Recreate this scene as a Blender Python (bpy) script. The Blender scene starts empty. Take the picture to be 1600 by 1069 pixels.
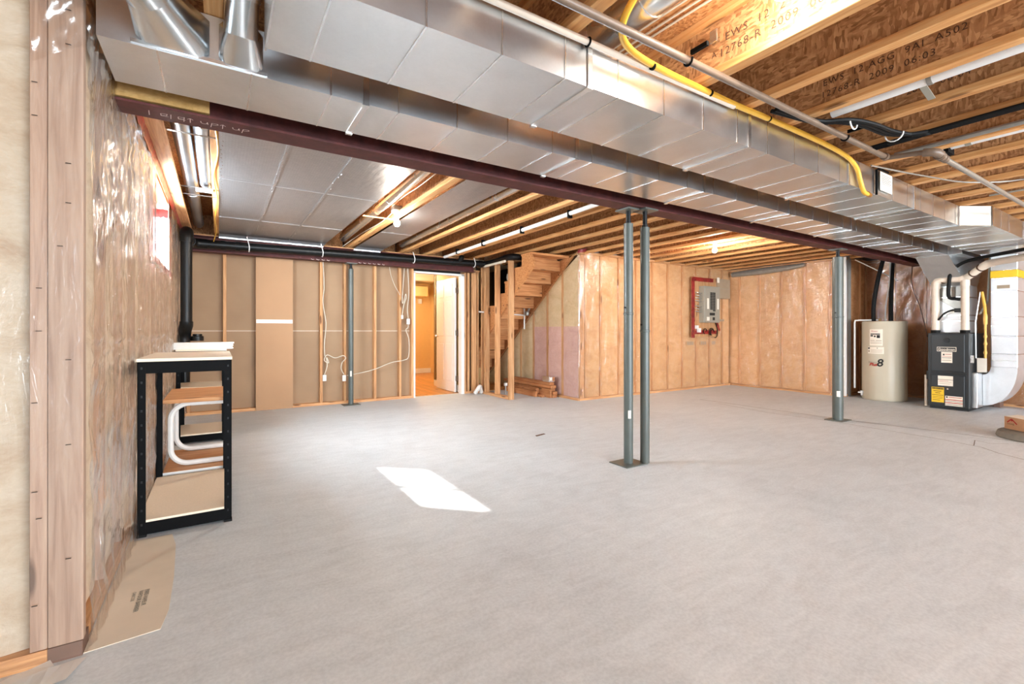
import bpy, bmesh, math, random
from mathutils import Vector, Matrix, noise
random.seed(7)
C = bpy.context.scene.collection
PI = math.pi

# ---------------------------------------------------------------- camera, world, lights, exposure
cam_d = bpy.data.cameras.new('camera'); cam = bpy.data.objects.new('camera', cam_d); C.objects.link(cam)
cam_d.sensor_width = 36.0
cam_d.lens = 722.6 / 1600 * 36.0
cam_d.shift_y = -17.5 / 1600
cam_d.clip_start = 0.02; cam_d.clip_end = 200
YAW = math.atan2(1140, 722.6)
cam.location = (0, 0, 1.09)
fx, fy = math.cos(YAW), math.sin(YAW)
cam.rotation_euler = (PI / 2, 0, math.atan2(fy, fx) - PI / 2)
bpy.context.scene.camera = cam

S = bpy.context.scene
S.view_settings.view_transform = 'Standard'
S.view_settings.look = 'None'
S.view_settings.gamma = 1.0
S.view_settings.use_curve_mapping = False
S.view_settings.exposure = 1.16

w = bpy.data.worlds.new('world'); S.world = w; w.use_nodes = True
bg = w.node_tree.nodes['Background']
bg.inputs['Color'].default_value = (0.86, 0.93, 1.0, 1); bg.inputs['Strength'].default_value = 2.0

def add_light(name, kind, loc, energy, color=(1, 1, 1), rot=(0, 0, 0), size=None, size_y=None):
    d = bpy.data.lights.new(name, kind); d.energy = energy; d.color = color
    if kind == 'AREA':
        d.shape = 'RECTANGLE'; d.size = size; d.size_y = size_y
    o = bpy.data.objects.new(name, d); o.location = loc; o.rotation_euler = rot; C.objects.link(o)
    return o

sun_dir = Vector((1.45, -1.36, -1.62)).normalized()
sun = add_light('sun', 'SUN', (-4, 8, 6), 14.0, (1.0, 0.97, 0.93))
sun.rotation_euler = sun_dir.to_track_quat('-Z', 'Y').to_euler(); sun.data.angle = 0.02
# added fill light at an invented door opening behind the camera
add_light('added_rear_fill', 'AREA', (3.6, -5.9, 1.15), 430, (0.78, 0.90, 1.0), (PI / 2, 0, 0), 8.0, 2.1)
# daylight through the small window in the left wall
add_light('window_daylight', 'AREA', (-0.60, 4.65, 1.92), 92, (0.80, 0.91, 1.0), (0, -PI / 2, 0), 0.5, 1.1)

BULB_E = 620.0
BULB_COL = (1.0, 0.91, 0.80)

# ---------------------------------------------------------------- colour and node helpers
def srgb(r, g, b):
    def f(v):
        v /= 255.0
        return v / 12.92 if v <= 0.04045 else ((v + 0.055) / 1.055) ** 2.4
    return (f(r), f(g), f(b), 1.0)

class NT:
    def __init__(s, name):
        s.m = bpy.data.materials.new(name); s.m.use_nodes = True
        s.t = s.m.node_tree; s.n = s.t.nodes; s.l = s.t.links
        s.b = s.n['Principled BSDF']; s.out = s.n['Material Output']
    def node(s, typ, **kw):
        n = s.n.new(typ)
        for k, v in kw.items():
            setattr(n, k, v)
        return n
    def link(s, a, b): s.l.new(a, b)
    def coords(s, scale=(1, 1, 1), kind='Object', rand=True):
        tc = s.node('ShaderNodeTexCoord')
        vec = tc.outputs[kind]
        if rand:
            oi = s.node('ShaderNodeObjectInfo')
            mul = s.node('ShaderNodeMath', operation='MULTIPLY'); mul.inputs[1].default_value = 37.0
            s.link(oi.outputs['Random'], mul.inputs[0])
            ad = s.node('ShaderNodeVectorMath', operation='ADD')
            s.link(vec, ad.inputs[0]); s.link(mul.outputs[0], ad.inputs[1]); vec = ad.outputs[0]
        mp = s.node('ShaderNodeMapping'); mp.inputs['Scale'].default_value = scale
        s.link(vec, mp.inputs['Vector'])
        return mp.outputs[0]
    def noise(s, vec, scale, detail=4, rough=0.55, dist=0.0):
        n = s.node('ShaderNodeTexNoise'); n.inputs['Scale'].default_value = scale
        n.inputs['Detail'].default_value = detail; n.inputs['Roughness'].default_value = rough
        n.inputs['Distortion'].default_value = dist
        s.link(vec, n.inputs['Vector']); return n.outputs['Fac']
    def ramp(s, fac, stops):
        r = s.node('ShaderNodeValToRGB'); e = r.color_ramp.elements
        while len(e) > 1: e.remove(e[-1])
        e[0].position = stops[0][0]; e[0].color = stops[0][1]
        for p, c in stops[1:]:
            k = e.new(p); k.color = c
        s.link(fac, r.inputs[0]); return r.outputs['Color']
    def mix(s, fac, a, b, blend='MIX'):
        m = s.node('ShaderNodeMix', data_type='RGBA', blend_type=blend)
        for inp, v in ((0, fac), (6, a), (7, b)):
            if hasattr(v, 'links'): s.link(v, m.inputs[inp])
            else: m.inputs[inp].default_value = v
        return m.outputs[2]
    def bump(s, h, strength=0.3, dist=0.01):
        b = s.node('ShaderNodeBump'); b.inputs['Strength'].default_value = strength
        b.inputs['Distance'].default_value = dist
        s.link(h, b.inputs['Height']); s.link(b.outputs[0], s.b.inputs['Normal']); return b
    def base(s, v):
        if hasattr(v, 'links'): s.link(v, s.b.inputs['Base Color'])
        else: s.b.inputs['Base Color'].default_value = v
    def set(s, **kw):
        for k, v in kw.items():
            k = {'rough': 'Roughness', 'metal': 'Metallic', 'spec': 'Specular IOR Level', 'coat': 'Coat Weight'}[k]
            if hasattr(v, 'links'): s.link(v, s.b.inputs[k])
            else: s.b.inputs[k].default_value = v
    def objrand_value(s, col, lo=0.85, hi=1.1):
        oi = s.node('ShaderNodeObjectInfo')
        mr = s.node('ShaderNodeMapRange'); mr.inputs['To Min'].default_value = lo; mr.inputs['To Max'].default_value = hi
        s.link(oi.outputs['Random'], mr.inputs['Value'])
        hsv = s.node('ShaderNodeHueSaturation'); s.link(mr.outputs[0], hsv.inputs['Value'])
        if hasattr(col, 'links'): s.link(col, hsv.inputs['Color'])
        else: hsv.inputs['Color'].default_value = col
        return hsv.outputs[0]

M = {}
def plain(name, col, rough=0.5, metal=0.0, spec=0.5, var=0.05, scale=20.0, bump=0.0):
    t = NT(name)
    v = t.coords(); n = t.noise(v, scale, 3)
    a = tuple(max(0, c * (1 - var)) for c in col[:3]) + (1,); b = tuple(min(1, c * (1 + var)) for c in col[:3]) + (1,)
    t.base(t.ramp(n, [(0.3, a), (0.7, b)])); t.set(rough=rough, metal=metal, spec=spec)
    if bump: t.bump(n, bump, 0.004)
    M[name] = t.m; return t.m

def wood(name, dark, mid, light, axis, rough=0.65, grain=1.0):
    t = NT(name)
    sc = {'x': (0.8, 14, 14), 'y': (14, 0.8, 14), 'z': (14, 14, 0.8)}[axis]
    v = t.coords(tuple(k * grain for k in sc))
    n1 = t.noise(v, 3.0, 6, 0.6, 0.6)
    sc2 = {'x': (1.2, 30, 30), 'y': (30, 1.2, 30), 'z': (30, 30, 1.2)}[axis]
    n2 = t.noise(t.coords(sc2), 5.0, 3, 0.6)
    col = t.ramp(n1, [(0.28, dark), (0.5, mid), (0.72, light)])
    col = t.mix(0.25, col, t.ramp(n2, [(0.35, dark), (0.65, light)]), 'MULTIPLY')
    # knots
    sk = {'x': (2.0, 9, 9), 'y': (9, 2.0, 9), 'z': (9, 9, 2.0)}[axis]
    vo = t.node('ShaderNodeTexVoronoi'); vo.inputs['Scale'].default_value = 1.0
    t.link(t.coords(sk), vo.inputs['Vector'])
    k = t.ramp(vo.outputs['Distance'], [(0.0, (1, 1, 1, 1)), (0.10, (1, 1, 1, 1)), (0.16, (0, 0, 0, 1))])
    col = t.mix(k, col, tuple(c * 0.45 for c in dark[:3]) + (1,))
    t.base(t.objrand_value(col, 0.86, 1.12)); t.set(rough=rough, spec=0.3)
    t.bump(n1, 0.12, 0.002)
    M[name] = t.m; return t.m

for ax in 'xyz':
    wood('stud_' + ax, srgb(176, 122, 82), srgb(214, 165, 117), srgb(232, 192, 146), ax)
    wood('flange_' + ax, srgb(190, 130, 78), srgb(222, 168, 108), srgb(238, 196, 140), ax)
wood('stud_pale', srgb(166, 136, 118), srgb(196, 168, 148), srgb(208, 184, 164), 'z')
wood('stair_wood', srgb(165, 105, 62), srgb(205, 145, 92), srgb(222, 170, 118), 'x')
wood('oak_board', srgb(168, 112, 66), srgb(205, 150, 98), srgb(222, 176, 128), 'x', rough=0.45)
wood('oak_floor', srgb(188, 122, 58), srgb(216, 156, 86), srgb(228, 176, 108), 'y', rough=0.3)
wood('lumber', srgb(140, 88, 52), srgb(186, 126, 80), srgb(208, 152, 104), 'y')

def osb(name, cols):
    t = NT(name)
    a = t.coords((26, 9, 9)); b = t.coords((9, 22, 22)); c = t.coords((1, 1, 1))
    wv = t.noise(c, 7.0, 3)
    v1 = t.node('ShaderNodeTexVoronoi'); v1.inputs['Scale'].default_value = 1.7
    mp = t.node('ShaderNodeMapping'); mp.inputs['Rotation'].default_value = (0.6, 0.4, 0.5); mp.inputs['Scale'].default_value = (70, 22, 60)
    t.link(c, mp.inputs['Vector']); t.link(mp.outputs[0], v1.inputs['Vector'])
    v2 = t.node('ShaderNodeTexVoronoi'); v2.inputs['Scale'].default_value = 1.4
    mp2 = t.node('ShaderNodeMapping'); mp2.inputs['Rotation'].default_value = (-0.7, 0.2, -0.6); mp2.inputs['Scale'].default_value = (64, 66, 20)
    t.link(c, mp2.inputs['Vector']); t.link(mp2.outputs[0], v2.inputs['Vector'])
    sx = t.node('ShaderNodeSeparateColor'); t.link(v1.outputs['Color'], sx.inputs[0])
    sy = t.node('ShaderNodeSeparateColor'); t.link(v2.outputs['Color'], sy.inputs[0])
    c1 = t.ramp(sx.outputs[0], [(0.0, cols[0]), (0.45, cols[1]), (1.0, cols[2])])
    c2 = t.ramp(sy.outputs[0], [(0.0, cols[0]), (0.55, cols[1]), (1.0, cols[2])])
    col = t.mix(t.ramp(wv, [(0.45, (0, 0, 0, 1)), (0.55, (1, 1, 1, 1))]), c1, c2)
    t.base(t.objrand_value(col, 0.9, 1.1)); t.set(rough=0.7, spec=0.25)
    t.bump(sx.outputs[0], 0.15, 0.002)
    M[name] = t.m
osb('osb_web', [srgb(140, 96, 60), srgb(180, 130, 86), srgb(208, 160, 112)])
osb('osb_sub', [srgb(158, 104, 62), srgb(196, 138, 86), srgb(214, 164, 112)])
plain('particle', srgb(240, 222, 198), 0.6, var=0.06, scale=160)

# concrete floor with trowel marks, cracks
t = NT('concrete_floor')
v = t.coords(rand=False); n1 = t.noise(v, 0.9, 5, 0.6, 0.4); n2 = t.noise(v, 6.0, 6, 0.65, 1.2); n3 = t.noise(v, 70.0, 3, 0.6)
vs = t.coords((2.2, 9, 1), rand=False); n4 = t.noise(vs, 1.2, 4, 0.6, 1.5)
col = t.ramp(n1, [(0.3, srgb(192, 199, 204)), (0.7, srgb(218, 225, 229))])
col = t.mix(0.45, col, t.ramp(n2, [(0.3, srgb(186, 192, 197)), (0.65, srgb(222, 228, 232))]))
col = t.mix(0.25, col, t.ramp(n4, [(0.35, srgb(182, 184, 184)), (0.6, srgb(220, 223, 225))]))
col = t.mix(0.12, col, t.ramp(n3, [(0.4, srgb(120, 118, 114)), (0.6, srgb(220, 220, 218))]))
t.base(col); t.set(rough=t.ramp(n2, [(0.3, (0.42,) * 3 + (1,)), (0.7, (0.6,) * 3 + (1,))]), spec=0.4)
t.bump(n2, 0.08, 0.004); M['concrete_floor'] = t.m
plain('concrete', srgb(150, 148, 143), 0.85, var=0.12, scale=6, bump=0.3)
plain('crack_dark', srgb(112, 100, 88), 0.9)

def galv(name, col, rough=0.3, bumpv=0.06):
    t = NT(name)
    c = t.coords((1, 1, 1))
    vo = t.node('ShaderNodeTexVoronoi'); vo.inputs['Scale'].default_value = 110; t.link(c, vo.inputs['Vector'])
    sx = t.node('ShaderNodeSeparateColor'); t.link(vo.outputs['Color'], sx.inputs[0])
    n = t.noise(c, 3.0, 4, 0.6, 0.5)
    colr = t.mix(0.12, t.ramp(n, [(0.3, tuple(x * 0.86 for x in col[:3]) + (1,)), (0.7, col)]), t.ramp(sx.outputs[0], [(0, tuple(x * 0.8 for x in col[:3]) + (1,)), (1, col)]))
    t.base(colr); t.set(metal=1.0, rough=t.ramp(n, [(0.3, (rough * 0.92,) * 3 + (1,)), (0.7, (rough * 1.1,) * 3 + (1,))]))
    t.bump(t.noise(c, 1.6, 1, 0.4), bumpv, 0.05)
    M[name] = t.m
galv('galvanised', srgb(224, 227, 229), 0.30)
galv('galv_dull', srgb(214, 208, 196), 0.55)
galv('galv_seam', srgb(235, 237, 238), 0.25)
galv('round_pipe', srgb(222, 226, 228), 0.26, 0.02)
galv('pipe_dull', srgb(176, 182, 188), 0.38, 0.02)
galv('foil', srgb(226, 229, 232), 0.36, 0.10)
galv('foil_white', srgb(240, 243, 246), 0.50, 0.12)
galv('foil_tape', srgb(240, 242, 244), 0.22, 0.3)

# panned-joist foil: fine printed grid
t = NT('foil_panel')
c = t.coords((1, 1, 1), rand=False)
br = t.node('ShaderNodeTexBrick'); br.inputs['Scale'].default_value = 14; br.inputs['Mortar Size'].default_value = 0.006
br.inputs['Color1'].default_value = srgb(176, 176, 178); br.inputs['Color2'].default_value = srgb(168, 169, 172); br.inputs['Mortar'].default_value = srgb(116, 114, 113)
t.link(c, br.inputs['Vector'])
t.base(br.outputs['Color']); t.set(metal=1.0, rough=0.42)
t.bump(t.noise(t.coords((3, 0.6, 1), rand=False), 3.0, 3), 0.12, 0.04); M['foil_panel'] = t.m

# steel
t = NT('red_steel'); v = t.coords(rand=False); n = t.noise(v, 9, 5, 0.65)
t.base(t.ramp(n, [(0.3, srgb(62, 25, 23)), (0.55, srgb(84, 36, 33)), (0.75, srgb(98, 48, 44))])); t.set(rough=0.6, spec=0.35); t.bump(n, 0.1, 0.002); M['red_steel'] = t.m
plain('post_paint', srgb(86, 91, 86), 0.38, var=0.10, scale=7)
plain('screw_black', srgb(16, 15, 16), 0.5, spec=0.3)
plain('black_steel', srgb(7, 7, 8), 0.6, spec=0.10, var=0.1)
plain('black_abs', srgb(13, 13, 13), 0.38, spec=0.3, var=0.2, scale=9)
plain('black_rubber', srgb(10, 10, 10), 0.6, spec=0.25)
plain('gas_pipe', srgb(112, 92, 76), 0.42, 0.0, var=0.1)
plain('brass', srgb(196, 150, 84), 0.35, 0.9)
plain('chrome', srgb(220, 220, 220), 0.2, 1.0)
plain('yellow_hose', srgb(232, 178, 60), 0.42)
plain('yellow_tape', srgb(238, 196, 40), 0.5)
plain('white_plastic', srgb(232, 230, 226), 0.4, var=0.02)
plain('white_paint', srgb(236, 233, 228), 0.45, var=0.02)
plain('white_melamine', srgb(226, 224, 220), 0.4, var=0.03)
plain('cable_white', srgb(218, 208, 190), 0.5)
plain('pvc', srgb(222, 206, 188), 0.4, var=0.04)
plain('heater_beige', srgb(196, 186, 164), 0.38, var=0.02, scale=4)
plain('furnace_grey', srgb(33, 36, 38), 0.45, var=0.1, scale=6)
plain('furnace_dark', srgb(20, 22, 24), 0.5)
plain('label_white', srgb(238, 228, 212), 0.6, var=0.02)
plain('label_yellow', srgb(236, 190, 40), 0.6, var=0.02)
plain('ink_black', srgb(30, 28, 28), 0.7)
plain('ink_brown', srgb(78, 52, 34), 0.8)
plain('ink_red', srgb(176, 42, 34), 0.7)
plain('chalk', srgb(226, 206, 200), 0.9)
plain('panel_grey', srgb(152, 146, 132), 0.45, var=0.04)
plain('panel_tan', srgb(160, 140, 116), 0.5, var=0.05)
plain('tan_paint', srgb(226, 190, 128), 0.7, var=0.02)
plain('hall_ceiling', srgb(240, 228, 200), 0.8, var=0.02)
plain('cardboard', srgb(196, 148, 110), 0.75, var=0.06)
plain('sump_grey', srgb(128, 122, 112), 0.7, var=0.1)
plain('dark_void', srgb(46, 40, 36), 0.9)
plain('lamp_white', srgb(240, 238, 232), 0.35, var=0.01)
plain('tape_grey', srgb(150, 146, 138), 0.3, 0.4, var=0.1)
plain('paper_flap', srgb(214, 200, 180), 0.55, var=0.08, scale=5, bump=0.1)
plain('plate_wood_dark', srgb(120, 92, 78), 0.7)

# drywall paper backs
t = NT('drywall_paper'); v = t.coords(rand=True); n = t.noise(v, 1.4, 3)
wv = t.node('ShaderNodeTexWave'); wv.bands_direction = 'Z'; wv.inputs['Scale'].default_value = 16; wv.inputs['Distortion'].default_value = 1.0; t.link(v, wv.inputs['Vector'])
col = t.ramp(n, [(0.3, srgb(158, 129, 102)), (0.7, srgb(174, 144, 114))])
col = t.mix(0.08, col, wv.outputs['Color'], 'MULTIPLY')
t.base(col); t.set(rough=0.8, spec=0.2); M['drywall_paper'] = t.m
plain('drywall_strip', srgb(182, 142, 106), 0.75, var=0.03, scale=3)
plain('drywall_edge', srgb(226, 214, 196), 0.8)

# red builder's tape with printed bars
t = NT('red_tape'); v = t.coords(rand=True)
n = t.noise(t.coords((14, 14, 14)), 2.0, 3); n2 = t.noise(v, 6, 4)
col = t.ramp(n2, [(0.3, srgb(118, 20, 22)), (0.7, srgb(172, 44, 40))])
t.base(t.mix(t.ramp(n, [(0.58, (0, 0, 0, 1)), (0.62, (1, 1, 1, 1))]), col, srgb(96, 22, 24))); t.set(rough=0.3); t.bump(n2, 0.5, 0.01); M['red_tape'] = t.m

def batt(name, a, b, c):
    t = NT(name)
    v = t.coords((1, 1, 1.6)); n1 = t.noise(v, 4.0, 6, 0.7, 0.6); n2 = t.noise(v, 30.0, 4, 0.7)
    col = t.ramp(n1, [(0.25, a), (0.5, b), (0.75, c)])
    col = t.mix(0.22, col, t.ramp(n2, [(0.3, a), (0.7, c)]))
    t.base(t.objrand_value(col, 0.93, 1.07)); t.set(rough=0.95, spec=0.05)
    t.bump(n1, 0.6, 0.02); M[name] = t.m
batt('batt_tan', srgb(198, 146, 100), srgb(221, 173, 125), srgb(232, 194, 150))
batt('batt_white', srgb(180, 150, 122), srgb(208, 190, 166), srgb(224, 212, 194))
batt('batt_left', srgb(196, 172, 146), srgb(222, 204, 180), srgb(234, 222, 204))
batt('batt_yellow', srgb(190, 166, 128), srgb(212, 190, 152), srgb(224, 206, 172))
batt('batt_pink', srgb(190, 150, 142), srgb(210, 174, 164), srgb(222, 192, 182))
batt('batt_gold', srgb(138, 102, 56), srgb(176, 138, 84), srgb(204, 172, 120))
batt('batt_brown', srgb(156, 104, 64), srgb(190, 136, 92), srgb(208, 158, 114))

def two_sided_fresnel(t, ior):
    fr = t.node('ShaderNodeFresnel'); ge = t.node('ShaderNodeNewGeometry'); mr = t.node('ShaderNodeMapRange')
    mr.inputs['To Min'].default_value = ior; mr.inputs['To Max'].default_value = 1.0 / ior
    t.link(ge.outputs['Backfacing'], mr.inputs['Value']); t.link(mr.outputs[0], fr.inputs['IOR']); return fr
def film(name, fac0, rough, bump, tint=(1, 1, 1, 1), sc=(3, 3, 0.8), rot=(0, 0, 0)):
    t = NT(name); t.n.remove(t.b)
    tr = t.node('ShaderNodeBsdfTransparent'); tr.inputs[0].default_value = tint
    gl = t.node('ShaderNodeBsdfGlossy'); gl.inputs['Roughness'].default_value = rough
    gl.inputs['Color'].default_value = (1, 1, 1, 1)
    rm = t.node('ShaderNodeMapping'); rm.inputs['Rotation'].default_value = rot; t.link(t.coords((1, 1, 1), rand=False), rm.inputs['Vector'])
    sm = t.node('ShaderNodeMapping'); sm.inputs['Scale'].default_value = sc; t.link(rm.outputs[0], sm.inputs['Vector'])
    n = t.noise(sm.outputs[0], 4.0, 5, 0.6, 0.8)
    bp = t.node('ShaderNodeBump'); bp.inputs['Strength'].default_value = bump; bp.inputs['Distance'].default_value = 0.03
    t.link(n, bp.inputs['Height']); t.link(bp.outputs[0], gl.inputs['Normal'])
    fr = two_sided_fresnel(t, 1.5); t.link(bp.outputs[0], fr.inputs['Normal'])
    mr = t.node('ShaderNodeMapRange'); mr.inputs['To Min'].default_value = fac0; mr.inputs['To Max'].default_value = 0.85
    t.link(fr.outputs[0], mr.inputs['Value'])
    mx = t.node('ShaderNodeMixShader'); t.link(mr.outputs[0], mx.inputs[0]); t.link(tr.outputs[0], mx.inputs[1]); t.link(gl.outputs[0], mx.inputs[2])
    t.link(mx.outputs[0], t.out.inputs['Surface'])
    M[name] = t.m
film('film', 0.075, 0.15, 0.6, (0.98, 0.97, 0.96, 1), (2.5, 2.5, 1.2))
film('film_left', 0.27, 0.12, 0.5, (0.98, 0.97, 0.96, 1), (2, 10, 0.8), rot=(0.22, 0, 0))
film('film_return', 0.05, 0.2, 0.25, (0.98, 0.97, 0.96, 1), (2, 2, 0.7))
t = NT('glass'); t.n.remove(t.b)
tr = t.node('ShaderNodeBsdfTransparent'); gl = t.node('ShaderNodeBsdfGlossy'); gl.inputs['Roughness'].default_value = 0.02
fr = two_sided_fresnel(t, 1.45)
mx = t.node('ShaderNodeMixShader'); t.link(fr.outputs[0], mx.inputs[0]); t.link(tr.outputs[0], mx.inputs[1]); t.link(gl.outputs[0], mx.inputs[2]); t.link(mx.outputs[0], t.out.inputs['Surface']); M['glass'] = t.m
t = NT('bulb_glow'); t.base((1, 0.9, 0.75, 1)); t.b.inputs['Emission Color'].default_value = BULB_COL + (1,); t.b.inputs['Emission Strength'].default_value = BULB_E; M['bulb_glow'] = t.m
t = NT('bulb_glow_low'); t.base((1, 0.9, 0.75, 1)); t.b.inputs['Emission Color'].default_value = BULB_COL + (1,); t.b.inputs['Emission Strength'].default_value = BULB_E * 0.33; M['bulb_glow_low'] = t.m
t = NT('hall_glow'); t.base((1, 0.9, 0.75, 1)); t.b.inputs['Emission Color'].default_value = (1, 0.82, 0.55, 1); t.b.inputs['Emission Strength'].default_value = 14; M['hall_glow'] = t.m

# ---------------------------------------------------------------- mesh helpers
ORG = {}
class MB:
    def __init__(s): s.v = []; s.f = []
    def add(s, vs, fs):
        k = len(s.v); s.v += [tuple(p) for p in vs]; s.f += [tuple(i + k for i in f) for f in fs]; return s
    def box(s, x0, x1, y0, y1, z0, z1):
        return s.add([(x0, y0, z0), (x1, y0, z0), (x1, y1, z0), (x0, y1, z0), (x0, y0, z1), (x1, y0, z1), (x1, y1, z1), (x0, y1, z1)],
                     [(0, 3, 2, 1), (4, 5, 6, 7), (0, 1, 5, 4), (1, 2, 6, 5), (2, 3, 7, 6), (3, 0, 4, 7)])
    def obox(s, c, size, rot):
        R = rot.to_matrix() if hasattr(rot, 'to_matrix') else Matrix.Rotation(rot, 3, 'Z')
        a, b, d = (k / 2 for k in size); c = Vector(c)
        P = [c + R @ Vector(p) for p in ((-a, -b, -d), (a, -b, -d), (a, b, -d), (-a, b, -d), (-a, -b, d), (a, -b, d), (a, b, d), (-a, b, d))]
        return s.add(P, [(0, 3, 2, 1), (4, 5, 6, 7), (0, 1, 5, 4), (1, 2, 6, 5), (2, 3, 7, 6), (3, 0, 4, 7)])
    def prism(s, poly, axis, a, b):
        n = len(poly)
        def P(p, k): return {'x': (k, p[0], p[1]), 'y': (p[0], k, p[1]), 'z': (p[0], p[1], k)}[axis]
        vs = [P(p, a) for p in poly] + [P(p, b) for p in poly]
        return s.add(vs, [tuple(range(n)), tuple(range(2 * n - 1, n - 1, -1))] + [(i, i + n, (i + 1) % n + n, (i + 1) % n) for i in range(n)])
    def hexa(s, P):   # eight corners: bottom four (ccw), top four
        return s.add(P, [(0, 3, 2, 1), (4, 5, 6, 7), (0, 1, 5, 4), (1, 2, 6, 5), (2, 3, 7, 6), (3, 0, 4, 7)])
    def tube(s, pts, r, n=10, cap=True, flat=None):
        pts = [Vector(p) for p in pts]; m = len(pts)
        rr = r if isinstance(r, (list, tuple)) else [r] * m
        tang = []
        for i in range(m):
            d = (pts[min(i + 1, m - 1)] - pts[max(i - 1, 0)]); tang.append(d.normalized() if d.length > 1e-9 else Vector((0, 0, 1)))
        up = Vector((0, 0, 1)) if abs(tang[0].z) < 0.9 else Vector((1, 0, 0))
        nrm = (up - tang[0] * up.dot(tang[0])).normalized(); vs = []
        for i in range(m):
            nrm = (nrm - tang[i] * nrm.dot(tang[i]))
            nrm = nrm.normalized() if nrm.length > 1e-6 else tang[i].orthogonal().normalized()
            bi = tang[i].cross(nrm)
            for k in range(n):
                a = 2 * PI * k / n
                q = nrm * math.cos(a) * (flat if flat else 1) + bi * math.sin(a)
                vs.append(pts[i] + q * rr[i])
        fs = [(i * n + k, i * n + (k + 1) % n, (i + 1) * n + (k + 1) % n, (i + 1) * n + k) for i in range(m - 1) for k in range(n)]
        if cap: fs += [tuple(range(n - 1, -1, -1)), tuple(range((m - 1) * n, m * n))]
        return s.add(vs, fs)
    def lathe(s, prof, c, n=24, axis='z'):
        m = len(prof); vs = []
        for r, z in prof:
            for k in range(n):
                a = 2 * PI * k / n; x, y = r * math.cos(a), r * math.sin(a)
                p = {'z': (x, y, z), 'x': (z, x, y), 'y': (y, z, x)}[axis]
                vs.append((c[0] + p[0], c[1] + p[1], c[2] + p[2]))
        fs = [(i * n + k, i * n + (k + 1) % n, (i + 1) * n + (k + 1) % n, (i + 1) * n + k) for i in range(m - 1) for k in range(n)]
        if prof[0][0] > 1e-6: fs.append(tuple(range(n - 1, -1, -1)))
        if prof[-1][0] > 1e-6: fs.append(tuple(range((m - 1) * n, m * n)))
        return s.add(vs, fs)
    def build(s, name, mat, parent=None, smooth=False, bevel=0.0, origin=None, kind=None, label=None):
        po = Vector(ORG.get(parent.name, (0, 0, 0))) if parent else Vector((0, 0, 0))
        o0 = Vector(origin) if origin is not None else po
        me = bpy.data.meshes.new(name)
        me.from_pydata([tuple(Vector(p) - o0) for p in s.v], [], s.f); me.update()
        bm = bmesh.new(); bm.from_mesh(me)
        bmesh.ops.remove_doubles(bm, verts=bm.verts, dist=1e-6)
        bmesh.ops.recalc_face_normals(bm, faces=bm.faces)
        if bevel: bmesh.ops.bevel(bm, geom=list(bm.edges), offset=bevel, segments=1, affect='EDGES', clamp_overlap=True)
        bm.to_mesh(me); bm.free()
        if smooth:
            me.polygons.foreach_set('use_smooth', [True] * len(me.polygons)); me.set_sharp_from_angle(angle=math.radians(38))
        me.materials.append(M[mat])
        o = bpy.data.objects.new(name, me); C.objects.link(o)
        if parent: o.parent = parent
        o.location = o0 - po
        ORG[o.name] = o0
        if kind: o['kind'] = kind
        if label: o['label'] = label
        return o

def tag(o, label=None, cat=None, group=None, kind=None):
    if label: o['label'] = label
    if cat: o['category'] = cat
    if group: o['group'] = group
    if kind: o['kind'] = kind
    return o
def thing(name, label, cat, loc, group=None):
    o = bpy.data.objects.new(name, None); o.empty_display_size = 0.1; C.objects.link(o); o.location = loc
    ORG[o.name] = Vector(loc); return tag(o, label, cat, group)
def struct(name, loc=(0, 0, 0)):
    o = bpy.data.objects.new(name, None); o.empty_display_size = 0.1; C.objects.link(o); o.location = loc
    ORG[o.name] = Vector(loc); o['kind'] = 'structure'; return o
def inst(o, pos, parent=None):      # a copy of one piece at a world position
    c = o.copy(); C.objects.link(c); p = parent or o.parent; c.parent = p
    po = Vector(ORG.get(p.name, (0, 0, 0))) if p else Vector((0, 0, 0))
    c.location = Vector(pos) - po; ORG[c.name] = Vector(pos); return c
def B(x0, x1, y0, y1, z0, z1): return MB().box(x0, x1, y0, y1, z0, z1)
def arc(c, r, a0, a1, u, v, n=6):
    c = Vector(c); u = Vector(u); v = Vector(v)
    return [c + u * (r * math.cos(a0 + (a1 - a0) * i / n)) + v * (r * math.sin(a0 + (a1 - a0) * i / n)) for i in range(n + 1)]
def smooth_path(pts, k=4):
    P = [Vector(p) for p in pts]; out = []
    for i in range(len(P) - 1):
        p0 = P[max(i - 1, 0)]; p1 = P[i]; p2 = P[i + 1]; p3 = P[min(i + 2, len(P) - 1)]
        for j in range(k):
            t = j / k
            out.append(0.5 * ((2 * p1) + (p2 - p0) * t + (2 * p0 - 5 * p1 + 4 * p2 - p3) * t * t + (3 * p1 - p0 - 3 * p2 + p3) * t ** 3))
    out.append(P[-1]); return out
def text(name, s, size, loc, rx, ry, mat, parent, spacing=1.0, align='LEFT', shear=0.0, thick=0.0):
    """flat lettering: rx = reading direction, ry = up direction"""
    cu = bpy.data.curves.new(name, 'FONT'); cu.body = s; cu.size = size; cu.align_x = align; cu.space_character = spacing; cu.shear = shear
    cu.resolution_u = 2; cu.offset = thick
    tmp = bpy.data.objects.new(name, cu); C.objects.link(tmp)
    dg = bpy.context.evaluated_depsgraph_get(); dg.update()
    me = bpy.data.meshes.new_from_object(tmp.evaluated_get(dg)); bpy.data.objects.remove(tmp); bpy.data.curves.remove(cu)
    rx = Vector(rx).normalized(); ry = Vector(ry).normalized(); rz = rx.cross(ry)
    Rm = Matrix((rx, ry, rz)).transposed().to_4x4(); me.transform(Rm)
    me.materials.clear(); me.materials.append(M[mat]); me.name = name
    o = bpy.data.objects.new(name, me); C.objects.link(o)
    po = Vector(ORG.get(parent.name, (0, 0, 0))) if parent else Vector((0, 0, 0))
    if parent: o.parent = parent
    o.location = Vector(loc) - po; ORG[o.name] = Vector(loc); return o
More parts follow.
